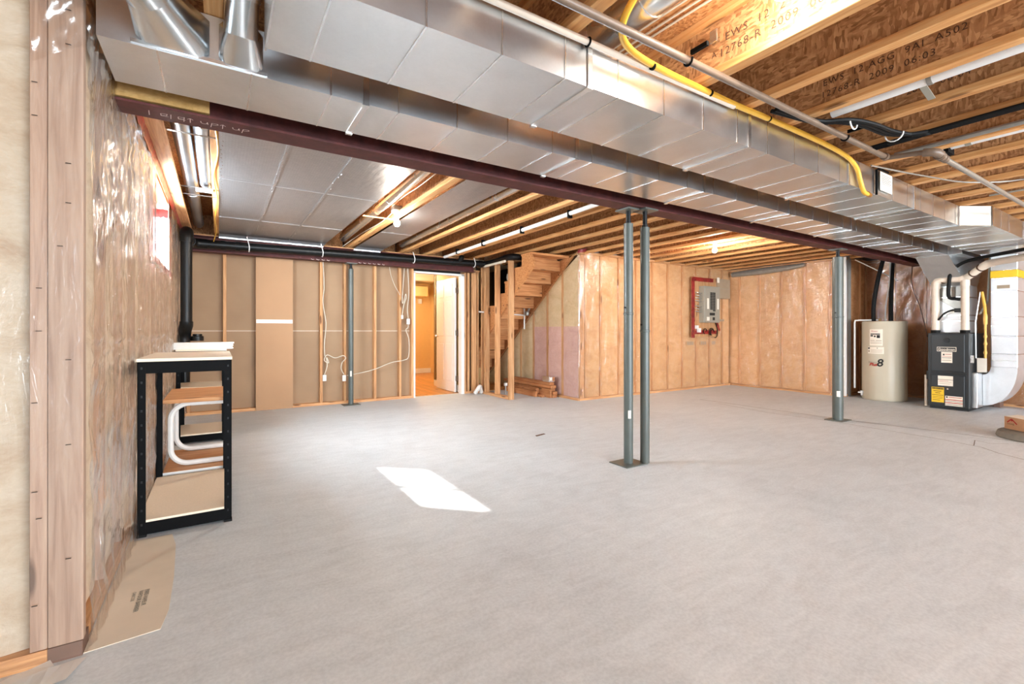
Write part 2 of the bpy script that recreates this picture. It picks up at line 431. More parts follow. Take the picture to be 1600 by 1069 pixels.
def sheet(name, mat, parent, p0, U, V, nu, nv, fn, hole=None):
    """wrinkled film: grid p0 + u*U + v*V pushed along the normal by fn(u, v) metres; hole(u, v) drops cells"""
    p0 = Vector(p0); U = Vector(U); V = Vector(V); N = U.cross(V).normalized(); mb = MB()
    vs = [p0 + U * (i / nu) + V * (j / nv) + N * fn(i / nu, j / nv) for j in range(nv + 1) for i in range(nu + 1)]
    fs = []
    for j in range(nv):
        for i in range(nu):
            if hole and hole((i + .5) / nu, (j + .5) / nv): continue
            a = j * (nu + 1) + i; fs.append((a, a + 1, a + nu + 2, a + nu + 1))
    mb.add(vs, fs)
    o = mb.build(name, mat, parent, smooth=False)
    o.data.polygons.foreach_set('use_smooth', [True] * len(o.data.polygons)); return o
def nz(x, y, z=0.0): return noise.noise(Vector((x, y, z)))
# ================================================================ STRUCTURE
LX = -0.387          # inner face of the left wall
# floor
fl = B(-2.0, 10.2, -6.2, 7.33, -0.12, 0).build('floor', 'concrete_floor', kind='structure')
def crack(pts, wd=0.006):
    mb = MB()
    for a, b in zip(pts[:-1], pts[1:]):
        a = Vector(a + (0,)); b = Vector(b + (0,)); d = (b - a).normalized(); n = Vector((-d.y, d.x, 0)) * wd / 2
        mb.add([a - n, b - n, b + n, a + n, ], [(0, 1, 2, 3)])
    for i, p in enumerate(mb.v): mb.v[i] = (p[0], p[1], 0.0012)
    return mb
cpts = [(6.32, 4.2), (6.17, 3.37), (6.24, 2.75), (6.12, 1.6), (6.02, 1.3), (5.86, 1.16), (5.7, 0.9), (5.6, 0.6)]
crack(cpts, 0.008).build('floor_crack', 'crack_dark', fl, label='thin dark crack running across the slab')
crack([(6.05, 1.36), (6.35, 1.42), (6.3, 1.3), (6.42, 1.2)], 0.006).build('floor_crack', 'crack_dark', fl)
crack([(6.45, 4.6), (6.47, 2.6), (6.62, 1.5), (6.63, 0.6)], 0.012).build('floor_crack', 'crack_dark', fl)

# ceiling: subfloor with I-joists (each joist: web with two flanges)
cb = MB(); cb.box(-0.57, 10.2, -6.2, 8.85, 2.607, 2.63)
ceil = cb.build('ceiling', 'osb_sub', kind='structure')
JX = [0.015 + 0.4064 * k for k in range(-1, 24)]     # right-hand edges of the joists
FW = 0.064
def joist_parts(y0, y1):
    L = (y1 - y0) / 2
    w_ = B(-0.005, 0.005, -L, L, 0.032, 0.272).build('floor_joist', 'osb_web', ceil, origin=(0, 0, 0))
    w_.data = w_.data
    b_ = B(-FW / 2, FW / 2, -L, L, 0, 0.038).build('joist_flange', 'flange_y', w_, origin=(0, 0, 0), bevel=0.002)
    t_ = B(-FW / 2, FW / 2, -L, L, 0.266, 0.304).build('joist_flange', 'flange_y', w_, origin=(0, 0, 0))
    return w_, b_, t_
def joists(y0, y1, xs):
    first = joist_parts(y0, y1); out = []
    yc = (y0 + y1) / 2
    for i, xr in enumerate(xs):
        if i == 0: a, b, c = first
        else:
            a, b, c = (o.copy() for o in first)
            for o in (a, b, c): C.objects.link(o)
            a.parent = ceil; b.parent = a; c.parent = a
        a.location = (xr - FW / 2, yc, 2.30); ORG[a.name] = Vector(a.location)
        b.location = (0, 0, 0); c.location = (0, 0, 0)
        out.append(a)
    return out
near_x = [x for i, x in enumerate(JX) if i != 5 and x < 9.7]
near_j = joists(-5.95, 2.70, near_x)
far_j = joists(2.64, 7.32, [x for x in JX if x < 9.0])
# blocking panels between the joists over the far beam, rim board along the left wall
for i in range(0, 10):
    x0 = JX[i] ; x1 = JX[i + 1] - FW
    B(x0, x1, 7.27, 7.29, 2.30, 2.606).build('joist_blocking', 'osb_web', ceil)
B(LX - 0.18, LX - 0.14, -2.95, 7.32, 2.30, 2.606).build('rim_board', 'osb_web', ceil)
# stencilled mill marks on the joist webs: readable from the left
def mark(j, y, z, s, size):
    x = ORG[j.name][0] - 0.0062
    text('stencilled_mark', s, size, (x, y, z), (0, -1, 0), (0, 0, 1), 'ink_brown', j, spacing=1.15)
jn = {round(ORG[o.name][0] + FW / 2, 2): o for o in near_j}
def nj(x): return min(near_j, key=lambda o: abs(ORG[o.name][0] + FW / 2 - x))
mark(nj(2.047), 1.30, 2.452, 'EWS  12  2', 0.052); mark(nj(2.047), 1.33, 2.388, '12768-R  2009  06:03', 0.052); mark(nj(2.047), 1.37, 2.40, 'A', 0.04)
mark(nj(2.86), 1.24, 2.44, 'EWS  12 AGG  9AI  A502', 0.048); mark(nj(2.86), 1.25, 2.378, '12768-R  2009  06:03', 0.048)
mark(nj(3.27), 1.00, 2.40, '2009  06:04', 0.048); mark(nj(1.278), 1.45, 2.42, '12768-R  0', 0.05)

# ---- left wall: concrete, studs, batts, film
Wy0, Wy1, Wz0, Wz1, Wh = 4.06, 5.26, 1.62, 2.27, 2.17
wl = MB()
wl.box(-0.57, -0.50, 2.17, 7.5, 0, Wz0); wl.box(-0.57, -0.50, 2.17, 7.5, Wz1, 2.3)
wl.box(-0.57, -0.50, 2.17, Wy0, Wz0, Wz1); wl.box(-0.57, -0.50, Wy1, 7.5, Wz0, Wz1)
wleft = wl.build('wall_left', 'concrete', kind='structure')
st = B(-0.019, 0.019, -0.0445, 0.0445, 0.038, 2.26)    # stud 38 x 89 template, long side along y
def stud_mesh(dx, dy, z0, z1, mat='stud_z'): return B(-dx / 2, dx / 2, -dy / 2, dy / 2, z0, z1), mat
def make_stud(parent, pos, dx, dy, z0, z1, mat='stud_z', name='stud'):
    b, m = stud_mesh(dx, dy, z0, z1, mat)
    o = b.build(name, m, parent, origin=(0, 0, 0), bevel=0.002)
    po = Vector(ORG.get(parent.name, (0, 0, 0)))
    o.location = Vector(pos) - po; ORG[o.name] = Vector(pos); return o
lw_y = [2.14 + 0.4064 * k for k in range(0, 13)]
s0 = make_stud(wleft, (LX - 0.062, lw_y[1], 0), 0.089, 0.038, 0.06, 2.24, 'stud_pale')
for y in lw_y[2:]:
    if Wy0 - 0.03 < y < Wy1 + 0.03: continue
    inst(s0, (LX - 0.062, y, 0))
make_stud(wleft, (LX - 0.062, Wy0 - 0.03, 0), 0.089, 0.038, 0.06, 2.24, 'stud_pale'); make_stud(wleft, (LX - 0.062, Wy1 + 0.03, 0), 0.089, 0.038, 0.06, 2.24, 'stud_pale')
for y in (4.36, 4.66, 4.96): make_stud(wleft, (LX - 0.062, y, 0), 0.089, 0.038, 0.06, Wz0 - 0.03, 'stud_pale')
B(LX - 0.1, LX - 0.006, 2.17, 7.3, 0, 0.06).build('bottom_plate', 'stud_y', wleft)
B(LX - 0.1, LX - 0.006, 2.17, 7.3, 2.24, 2.30).build('top_plate', 'stud_y', wleft)
def batt_mesh(w_, h_, d_, seed, nu=4, nv=10):
    mb = MB(); rnd = random.Random(seed)
    g = [[(-w_ / 2 + w_ * i / nu, -h_ / 2 + h_ * j / nv, d_ * (0.25 * (0 if 0 < i < nu else -1)) + 0.012 * noise.noise(Vector((i * .9, j * .7, seed * 3.1)))) for i in range(nu + 1)] for j in range(nv + 1)]
    vs = [p for r in g for p in r]
    fs = [(j * (nu + 1) + i, j * (nu + 1) + i + 1, (j + 1) * (nu + 1) + i + 1, (j + 1) * (nu + 1) + i) for j in range(nv) for i in range(nu)]
    return mb, vs, fs
def batt(parent, name, mat, x=None, y=None, a0=0, a1=0, z0=0, z1=0, seed=1):
    """insulation batt in the plane x = const (spanning y a0..a1) or y = const (spanning x a0..a1), facing -x / -y or given sign"""
    mb, vs, fs = batt_mesh(a1 - a0, z1 - z0, 0.06, seed)
    ca, cz = (a0 + a1) / 2, (z0 + z1) / 2
    if y is not None: P = [(ca + p[0], y - p[2], cz + p[1]) for p in vs]
    else: P = [(x[0] + x[1] * p[2], ca + p[0], cz + p[1]) for p in vs]
    mb.add(P, fs)
    o = mb.build(name, mat, parent, smooth=True)
    o.data.polygons.foreach_set('use_smooth', [True] * len(o.data.polygons)); return o
ys = sorted([q for q in lw_y[1:] if not (Wy0 - 0.03 < q < Wy1 + 0.03)] + [Wy0 - 0.03, 4.36, 4.66, 4.96, Wy1 + 0.03]); edges = [2.17] + ys + [7.3]
for i, (a, b) in enumerate(zip(edges[:-1], edges[1:])):
    if b - a < 0.04: continue
    ztop = 2.24 if (b < Wy0 or a > Wy1 - 0.01) else Wz0 - 0.04
    batt(wleft, 'insulation_batt', 'batt_left', x=(LX - 0.035, 1), a0=a + 0.008, a1=b - 0.008, z0=0.06, z1=ztop, seed=i)
def ridge(a): return 1.0 - abs(a) * 2.2
def left_fn(u, v):
    y = 2.09 + u * 5.2; z = v * 2.28
    ang = math.atan2(2.55 - z, y - 2.35); rr = math.hypot(2.55 - z, y - 2.35)
    fan = max(0.0, min(1.0, (z - 1.0) / 0.5)) * max(0.0, min(1.0, (4.6 - y) / 1.0))
    cr = 0.014 * ridge(nz(y * 7 + z, z * 3.2, 8)) * (1 - 0.6 * fan) + 0.006 * ridge(nz(y * 17 - z * 3, z * 7, 9))
    a = cr + ridge(nz(ang * 16, rr * 0.9, 1)) * 0.010 * fan
    d = y - 0.33 * z
    b = ridge(nz(d * 13, z * 1.3, 2)) * 0.009 * (1 - 0.7 * fan)
    c = ridge(nz(d * 30, z * 2.5, 3)) * 0.0035 + 0.004 * nz(y * 6, z * 2, 6)
    band = 0.012 * nz(y * 16, z * 22, 4) * math.exp(-((z - 1.02) / 0.05) ** 2) + 0.010 * math.exp(-((z - 1.06 - 0.02 * nz(y * 3, 0, 7)) / 0.018) ** 2)
    return a + b + c + band
def left_hole(u, v):
    y = 2.09 + u * 5.2; z = v * 2.28
    return Wy0 < y < Wy1 and Wz0 < z < Wz1
sheet('vapor_barrier', 'film_left', wleft, (LX + 0.004, 2.09, 0.005), (0, 5.2, 0), (0, 0, 2.28), 416, 130, lambda u, v: left_fn(u, v), left_hole)
# red builder's tape along the top of the film and round the window
def ragged(mb, p0, U, V, n, seed, amp=0.006):
    p0 = Vector(p0); U = Vector(U); V = Vector(V); N = U.cross(V).normalized(); vs = []
    for i in range(n + 1):
        for k in (0, 1):
            vs.append(p0 + U * (i / n) + V * (k + 0.15 * nz(i * .8, k * 5, seed)) + N * (amp * nz(i * 1.3, k, seed + 9)))
    return mb.add(vs, [(2 * i, 2 * i + 2, 2 * i + 3, 2 * i + 1) for i in range(n)])
ragged(MB(), (LX + 0.022, 2.75, 2.21), (0, 4.3, 0), (0.018, 0, 0.06), 60, 3).build('sealing_tape', 'red_tape', wleft)
B(LX + 0.022, -0.27, 2.73, 7.1, 2.262, 2.298).build('sill_board', 'stud_y', wleft)
tp = MB()
ragged(tp, (LX + 0.014, Wy0 - 0.05, Wz0 - 0.03), (0, 0, 0.62), (0, 0.07, 0), 14, 5)
ragged(tp, (LX + 0.014, Wy0 - 0.05, Wz0 - 0.05), (0, 1.35, 0), (0, 0, 0.05), 20, 6)
ragged(tp, (LX + 0.014, Wy1 - 0.02, Wz0 - 0.1), (0, 0, 0.66), (0, 0.05, 0), 14, 7)
tp.build('sealing_tape', 'red_tape', wleft)
# window in the left wall: vinyl frame, pane, wrapped jambs, tape across the head
win = struct('window_1', (-0.52, 4.66, 1.91))
fr = MB()
for (a, b, c, d) in ((Wy0, Wy1, Wz0, Wz0 + 0.05), (Wy0, Wy1, Wh - 0.03, Wz1), (Wy0, Wy0 + 0.05, Wz0, Wh), (Wy1 - 0.05, Wy1, Wz0, Wh), (4.64, 4.67, Wz0, Wh)):
    fr.box(-0.55, -0.51, a, b, c, d)
fr.build('window_frame', 'white_plastic', win)
B(-0.532, -0.528, Wy0 + 0.05, Wy1 - 0.05, Wz0 + 0.05, Wz1 - 0.05).build('window_pane', 'glass', win)
jm = MB(); jm.box(-0.51, LX, Wy0 - 0.012, Wy0, Wz0, Wz1); jm.box(-0.51, LX, Wy1, Wy1 + 0.012, Wz0, Wz1); jm.box(-0.51, LX, Wy0, Wy1, Wz0 - 0.012, Wz0); jm.box(-0.51, LX, Wy0, Wy1, Wz1, Wz1 + 0.012)
jm.build('window_jamb', 'white_paint', win)
ragged(MB(), (-0.498, Wy0 + 0.1, Wh - 0.05), (0, 1.06, 0), (0, 0, 0.075), 18, 8, 0.003).build('sealing_tape', 'red_tape', win); ragged(MB(), (LX - 0.004, Wy1 - 0.005, Wh - 0.05), (-0.11, 0, 0), (0, 0, 0.075), 6, 9, 0.002).build('sealing_tape', 'red_tape', win)
# paper-faced flap of film lying on the floor at the foot of the wall
flp = [(-0.386, 2.09), (-0.18, 2.11), (-0.165, 2.24), (-0.168, 2.54), (-0.185, 2.9), (-0.21, 3.06), (-0.386, 3.06)]
mb = MB(); mb.prism([(x, y) for x, y in flp], 'z', 0.001, 0.004); fp = mb.build('floor_flap', 'paper_flap', wleft, label='tan printed flap of the vapor barrier folded onto the floor')
for k, (s, yy, sz) in enumerate((('CAN/CGSB', 2.16, .016), ('VAPOUR BARRIER', 2.185, .022), ('PARE-VAPEUR', 2.215, .022))):
    text('printed_text', s, sz, (-0.30 + .02 * k, 2.46, 0.0052), (0, -1, 0), (1, 0, 0), 'post_paint', fp)

# ---- return wall at the left foreground
wret = B(-1.8, -0.62, 2.30, 2.42, 0, 2.3).build('wall_return', 'concrete', kind='structure')
make_stud(wret, (-0.4285, 2.104, 0), 0.087, 0.038, 0.052, 2.24, 'stud_pale')
make_stud(wret, (-0.494, 2.13, 0), 0.041, 0.089, 0.052, 2.24, 'stud_pale')
make_stud(wret, (-0.93, 2.13, 0), 0.038, 0.089, 0.052, 2.24, 'stud_pale'); make_stud(wret, (-1.36, 2.13, 0), 0.038, 0.089, 0.052, 2.24, 'stud_pale')
B(-1.8, -0.473, 2.085, 2.174, 0, 0.05).build('bottom_plate', 'stud_x', wret); B(-0.472, LX, 2.085, 2.174, 0, 0.05).build('bottom_plate', 'plate_wood_dark', wret, label='darker scrap of plate under the corner stud')
B(-1.8, LX, 2.085, 2.174, 2.24, 2.30).build('top_plate', 'stud_x', wret)
for i, (a, b) in enumerate(((-0.912, -0.516), (-1.34, -0.95), (-1.79, -1.38))):
    batt(wret, 'insulation_batt', 'batt_white', y=2.115, a0=a, a1=b, z0=0.05, z1=2.24, seed=40 + i)
def ret_fn(u, v):
    x = u * 1.4; z = v * 2.28
    d = (x + z * 0.55); return 0.004 * nz(x * 5, z * 1.4, 11) + 0.006 * max(0, nz(d * 4.5, (x - z) * 0.5, 12)) ** 1 + 0.002 * nz(d * 15, z * 2, 13) + (0.02 * max(0, nz(x * 6, z * 6, 14)) if z > 2.0 else 0)
sheet('vapor_barrier', 'film_return', wret, (-1.79, 2.078, 0.01), (1.4, 0, 0), (0, 0, 2.28), 60, 60, ret_fn)
def head_fn(u, v): return 0.03 * math.sin(PI * u) * (0.5 + v) + 0.012 * nz(u * 5, v * 7, 15) + 0.006 * nz(u * 14 + v * 4, v * 5, 16)
sheet('film_fold', 'film_return', wret, (-0.50, 2.06, 1.95), (0.15, 0.035, 0.12), (-0.02, -0.0, 0.33), 24, 30, head_fn)
stp = MB()
rnd = random.Random(3)
for k in range(16):
    x = rnd.choice([-0.49, -0.5, -0.44, -0.42]); z = 0.2 + 0.13 * k + rnd.uniform(-.03, .03)
    stp.obox((x, 2.0745, z), (0.014, 0.002, 0.002), rnd.uniform(-.1, .1))
so = stp.build('staple', 'screw_black', wret); so['kind'] = 'stuff'
mb = MB(); ragged(mb, (-0.62, 2.03, 0.003), (0.25, 0.04, 0.0), (-0.03, -0.12, 0.006), 8, 21, 0.01); ragged(mb, (-0.8, 1.95, 0.004), (0.34, 0.11, 0.02), (0.02, -0.05, 0.01), 8, 23, 0.012)
mb.build('floor_flap', 'white_plastic', wret, label='crumpled white film edge on the floor')

# ---- unseen enclosing walls behind and beside the camera
ww = B(-1.95, -1.8, -6.2, 2.42, 0, 2.6).build('wall_west', 'concrete', kind='structure')
B(-1.95, -0.57, -6.2, 2.42, 2.607, 2.63).build('subfloor_panel', 'osb_sub', ceil)
wr = MB(); wr.box(-1.95, -0.5, -6.2, -6.05, 0, 2.6); wr.box(7.8, 10.2, -6.2, -6.05, 0, 2.6); wr.box(-0.5, 7.8, -6.2, -6.05, 2.2, 2.6)  # rear wall with a wide opening added to let fill light in
wr.build('wall_rear', 'concrete', kind='structure')
dr = struct('added_door', (3.2, -6.1, 0)); fr = MB()  # invented patio doors, unseen, framing the added fill light
for x in (-0.5, 1.5, 3.6, 5.7, 7.74): fr.box(x, x + 0.06, -6.14, -6.08, 0, 2.2)
fr.box(-0.5, 7.8, -6.14, -6.08, 2.14, 2.2); fr.box(-0.5, 7.8, -6.14, -6.08, 0, 0.06)
fr.build('added_door_frame', 'white_paint', dr)

# ---- insulated walls, far and right
def ins_wall_y(name, y, x0, x1, z1, mat, stud0, root_mat='concrete', film_fn=None, step=0.4064, filmmat='film'):
    root = B(x0 + 0.14, x1 + 0.2, y + 0.14, y + 0.24, 0, 2.605).build(name, root_mat, kind='structure')
    xs = []; x = stud0
    while x < x1 - 0.03: xs.append(x); x += step
    first = make_stud(root, (xs[0], y + 0.0645, 0), 0.038, 0.089, 0.04, z1 - 0.04)
    for q in xs[1:]: inst(first, (q, y + 0.0645, 0))
    B(x0, x1, y + 0.01, y + 0.099, 0, 0.038).build('bottom_plate', 'stud_x', root); B(x0, x1, y + 0.01, y + 0.099, z1 - 0.038, z1).build('top_plate', 'stud_x', root)
    e = [x0 + 0.0] + xs + [x1]
    for i, (a, b) in enumerate(zip(e[:-1], e[1:])):
        if b - a > 0.09: batt(root, 'insulation_batt', mat, y=y + 0.028, a0=a + 0.008, a1=b - 0.008, z0=0.04, z1=z1 - 0.04, seed=100 + i)
    return root
def ins_wall_x(name, x, y0, y1, z1, mat, stud0, film=True, step=0.4064):
    root = B(x + 0.14, x + 0.24, y0 - 0.0, y1 + 0.2, 0, 2.605).build(name, 'concrete', kind='structure')
    ys_ = []; q = stud0
    while q < y1 - 0.03: ys_.append(q); q += step
    first = make_stud(root, (x + 0.0645, ys_[0], 0), 0.089, 0.038, 0.04, z1 - 0.04)
    for q in ys_[1:]: inst(first, (x + 0.0645, q, 0))
    B(x + 0.01, x + 0.099, y0, y1, 0, 0.038).build('bottom_plate', 'stud_y', root); B(x + 0.01, x + 0.099, y0, y1, z1 - 0.038, z1).build('top_plate', 'stud_y', root)
    e = [y0] + ys_ + [y1]
    for i, (a, b) in enumerate(zip(e[:-1], e[1:])):
        if b - a > 0.09: batt(root, 'insulation_batt', mat, x=(x + 0.028, -1), a0=a + 0.008, a1=b - 0.008, z0=0.04, z1=z1 - 0.04, seed=200 + i)
    return root
wfar = ins_wall_y('wall_far', 5.50, 4.74, 8.70, 2.33, 'batt_tan', 4.79, step=0.4064)
make_stud(wfar, (4.86, 5.5545, 0), 0.038, 0.089, 0.04, 2.29)
def far_fn(u, v):
    x = u * 3.95; z = v * 2.32
    r = math.hypot(x - 0.1, (2.28 - z)); a = math.atan2(2.28 - z, x + 0.02)
    fan = 0.060 * max(0, 1 - r / 1.1) * nz(a * 9, r * 0.7, 31)
    return -(fan + 0.006 * nz(x * 4, z * 1.0, 32) + 0.006 * ridge(nz((x + z * .3) * 7, z * 1.5, 33)) * max(0, nz(x * 1.2, z * 0.9, 34) + .25))
sheet('vapor_barrier', 'film', wfar, (4.73, 5.497, 0.03), (3.96, 0, 0), (0, 0, 2.30), 110, 50, far_fn)
wright = ins_wall_x('wall_right', 8.70, 3.50, 5.64, 2.31, 'batt_tan', 3.72)
def right_fn(u, v):
    y = u * 2.0; z = v * 2.3; d = y * 0.5 + z
    return 0.005 * nz(y * 4, z * 1.2, 41) + 0.014 * max(0, nz((y + z * .35) * 8, (z - y) * .9, 42)) + 0.002 * nz(y * 14, z * 4, 43)
sheet('vapor_barrier', 'film', wright, (8.697, 5.50, 0.03), (0, -2.0, 0), (0, 0, 2.28), 70, 50, lambda u, v: right_fn(u, v))
MB().tube([(8.685, 5.46, 2.21), (8.67, 4.9, 2.215), (8.665, 4.4, 2.225), (8.68, 4.1, 2.25)], [0.05, 0.062, 0.05, 0.03], 8).build('film_roll', 'tape_grey', wright, label='grey rolled fold of film along the top')
# corner of the jog, wrapped in white film
B(8.675, 8.705, 3.47, 3.50, 0.02, 2.30).build('corner_film', 'white_plastic', wright)
wrec = ins_wall_y('wall_recess', 3.50, 8.72, 9.60, 2.31, 'batt_brown', 8.95)
weast = ins_wall_x('wall_east', 9.60, -6.05, 3.64, 2.31, 'batt_brown', -5.8)
def east_fn(u, v):
    y = 3.5 - u * 3.5; z = v * 2.3
    a = math.atan2(2.25 - z, y - 3.15 + 0.6); r = math.hypot(2.25 - z, y - 2.6)
    a = math.atan2(2.3 - z, abs(y - 2.62) + 0.05) * (1 if y > 2.62 else -1)
    return 0.045 * max(0, 1.3 - r) * max(-.3, nz(a * 10, r * 0.5, 51)) + 0.004 * nz(y * 5, z * 1.2, 52)
sheet('vapor_barrier', 'film', weast, (9.597, 3.5, 0.03), (0, -3.5, 0), (0, 0, 2.28), 110, 50, east_fn)

# ---- sloping insulated wall beside the stairs (plane x = 4.71)
def zline(y): return 0.93 + 0.766 * (7.43 - y)       # underside of the stair stringer
wst = struct('wall_stair', (4.74, 5.5, 0))
MB().prism([(5.64, 0), (8.55, 0), (8.55, 0.06), (5.64, 2.27)], 'x', 4.84, 4.86).build('wall_sheathing', 'drywall_paper', wst)
e = [5.52, 5.93, 6.34, 6.75, 7.16, 7.57, 7.98, 8.39]
for i, y in enumerate(e[:-1]):
    h = min(2.28, zline(y) - 0.02)
    make_stud(wst, (4.785, y + (0.02 if i else 0.005), 0), 0.089, 0.038, 0.038, h)
    a, b = y + 0.022, e[i + 1] + 0.006
    zt = min(2.28, zline(b) - 0.02); zt2 = min(2.28, zline(a) - 0.02)
    for lo, hi, mat in ((0.04, min(1.16, zt), 'batt_pink' if i < 3 else 'batt_yellow'), (1.16, zt, 'batt_yellow')):
        if hi - lo > 0.08: batt(wst, 'insulation_batt', mat, x=(4.742, -1), a0=a, a1=b, z0=lo, z1=hi, seed=300 + i)
    if zt2 - zt > 0.05: MB().prism([(a, zt), (b, zt), (a, zt2)], 'x', 4.75, 4.80).build('insulation_batt', 'batt_yellow', wst)
B(4.72, 4.81, 5.52, 8.5, 0, 0.038).build('bottom_plate', 'stud_y', wst)
mb = MB(); vs = []; ny, nzv = 50, 30
for j in range(nzv + 1):
    for i in range(ny + 1):
        y = 5.50 + 2.9 * i / ny; top = min(2.30, zline(y) + 0.0); z = 0.03 + (top - 0.03) * j / nzv
        vs.append((4.712 - 0.004 * nz(y * 5, z * 1.2, 61) - 0.012 * max(0, 1 - (y - 5.5) / 0.5) * nz(y * 12 + z, z * 1.5, 62), y, z))
mb.add(vs, [(j * (ny + 1) + i, j * (ny + 1) + i + 1, (j + 1) * (ny + 1) + i + 1, (j + 1) * (ny + 1) + i) for j in range(nzv) for i in range(ny)])
o = mb.build('vapor_barrier', 'film', wst); o.data.polygons.foreach_set('use_smooth', [True] * len(o.data.polygons))
mb = MB(); vs = []
for j in range(31):
    z = 0.02 + 2.28 * j / 30
    for i in range(5):
        a = i / 4 * PI / 2; r = 0.022 + 0.012 * nz(i * .8, z * 7, 63)
        vs.append((4.735 - r * math.cos(a), 5.522 - r * math.sin(a), z))
mb.add(vs, [(j * 5 + i, j * 5 + i + 1, (j + 1) * 5 + i + 1, (j + 1) * 5 + i) for j in range(30) for i in range(4)])
mb.build('corner_film', 'film', wst, smooth=True)
ragged(MB(), (4.70, 5.52, 2.30), (0.12, -0.06, 0.02), (0.0, -0.02, 0.05), 6, 71, 0.02).build('sealing_tape', 'red_tape', wst)

# ---- far partition: studs in front of the paper backs of drywall sheets
PY = 7.20
wb = struct('wall_back', (1.7, PY, 0))
for (a, b) in ((-0.38, 0.84), (0.843, 2.063), (2.066, 2.66)):
    B(a, b, PY + 0.09, PY + 0.103, 0.01, 1.085).build('drywall_sheet', 'drywall_paper', wb); B(a, b, PY + 0.09, PY + 0.103, 1.093, 2.28).build('drywall_sheet', 'drywall_paper', wb)
B(-0.38, 2.66, PY + 0.093, PY + 0.101, 1.08, 1.098).build('drywall_joint', 'drywall_edge', wb)
B(3.56, 3.86, PY + 0.09, PY + 0.103, 0.01, 2.28).build('drywall_sheet', 'drywall_paper', wb)
first = make_stud(wb, (0.065, PY + 0.0445, 0), 0.038, 0.089, 0.038, 2.12)
for x in (-0.33, 0.465, 0.865, 1.265, 1.60, 2.05, 2.45, 2.655, 3.605, 3.67): inst(first, (x, PY + 0.0445, 0))
make_stud(wb, (3.78, PY + 0.02, 0), 0.089, 0.038, 0.038, 2.12); make_stud(wb, (3.855, PY + 0.0445, 0), 0.038, 0.089, 0.038, 2.12)
B(-0.38, 2.674, PY, PY + 0.089, 0, 0.038).build('bottom_plate', 'stud_x', wb); B(3.586, 3.89, PY, PY + 0.089, 0, 0.038).build('bottom_plate', 'stud_x', wb)
B(-0.38, 3.9, PY, PY + 0.089, 2.115, 2.15).build('top_plate', 'stud_x', wb)
B(0.425, 0.885, PY - 0.016, PY - 0.003, 0.0, 2.12).build('drywall_strip', 'drywall_strip', wb, label='full-height strip of board fixed over the studs')
B(0.43, 0.88, PY - 0.018, PY - 0.0165, 1.195, 1.245).build('joint_tape', 'white_paint', wb, label='pale tape band across the strip')
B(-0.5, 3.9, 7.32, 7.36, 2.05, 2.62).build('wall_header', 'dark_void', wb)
# door and the room beyond
d1 = struct('door_1', (3.1, PY, 0))
jb = MB(); jb.box(2.674, 2.70, PY - 0.006, PY + 0.115, 0, 2.06); jb.box(3.53, 3.586, PY - 0.006, PY + 0.115, 0, 2.06); jb.box(2.674, 3.586, PY - 0.006, PY + 0.115, 2.035, 2.065)
jb.build('door_jamb', 'white_paint', d1, bevel=0.003)
lf = B(3.495, 3.53, 7.40, 8.20, 0.012, 2.03).build('door_leaf', 'white_paint', d1, bevel=0.002)
for (y0, y1) in ((7.49, 7.75), (7.85, 8.11)):
    for (z0, z1) in ((0.2, 0.86), (1.0, 1.62), (1.70, 1.93)):
        p = MB(); p.box(3.489, 3.4955, y0, y1, z0, z1); p.build('door_panel', 'white_paint', lf, bevel=0.004)
for z in (0.25, 1.05, 1.80): B(3.515, 3.545, 7.365, 7.40, z - .045, z + .045).build('hinge', 'gas_pipe', lf)
MB().lathe([(0.0, -0.065), (0.024, -0.06), (0.028, -0.045), (0.018, -0.03), (0.010, -0.02), (0.012, -0.008), (0.03, -0.004), (0.03, 0)], (3.495, 8.13, 1.0), 14, 'x').build('door_knob', 'chrome', lf, smooth=True)
hf = struct('floor_hall', (3.4, 9, 0))
first = B(-0.045, 0.045, -2.0, 2.0, -0.012, 0.0).build('floorboard', 'oak_floor', hf, origin=(0, 0, 0), bevel=0.0015)
for k in range(27):
    pos = (2.3 + 0.0905 * k, 9.33, 0.006)
    if k == 0: first.location = Vector(pos) - ORG[hf.name]; ORG[first.name] = Vector(pos)
    else: inst(first, pos)
wh = struct('wall_hall', (3.4, 9, 0))
hb = MB(); hb.box(2.2, 4.75, 11.23, 11.3, 0, 2.4); hb.box(2.1, 2.35, 7.36, 11.3, 0, 2.4); hb.box(4.62, 4.72, 8.85, 11.3, 0, 2.4); hb.box(3.58, 3.66, 7.40, 8.45, 0, 2.4); hb.box(3.58, 4.72, 8.40, 8.47, 0, 2.4)
for q_ in range(5):
    h_ = MB(); h_.add(hb.v[8 * q_:8 * q_ + 8], hb.f[:6]); h_.build('wall_face', 'tan_paint', wh)
B(2.1, 4.75, 7.31, 11.3, 2.30, 2.36).build('hall_ceiling', 'hall_ceiling', wh)
B(2.3, 4.3, 10.6, 11.25, 1.93, 2.16).build('bulkhead', 'tan_paint', wh)
bb = MB(); bb.box(2.35, 4.62, 11.21, 11.23, 0.01, 0.13); bb.box(3.565, 3.58, 7.42, 8.47, 0.01, 0.13); bb.box(3.565, 4.62, 8.47, 8.485, 0.01, 0.13); bb.build('baseboard', 'white_paint', wh)
MB().lathe([(0, 0), (0.07, 0.0), (0.07, 0.02), (0, 0.02)], (3.3, 8.9, 2.28), 16).build('ceiling_lamp', 'hall_glow', wh)
B(4.28, 4.36, 11.16, 11.23, 1.78, 1.9).build('motion_sensor', 'white_plastic', wh)
add_light('hall_lamp', 'POINT', (3.1, 9.0, 2.1), 26, (1, 0.84, 0.62)).data.shadow_soft_size = 0.1
add_light('hall_lamp', 'POINT', (3.6, 10.4, 1.8), 9, (1, 0.84, 0.62)).data.shadow_soft_size = 0.1

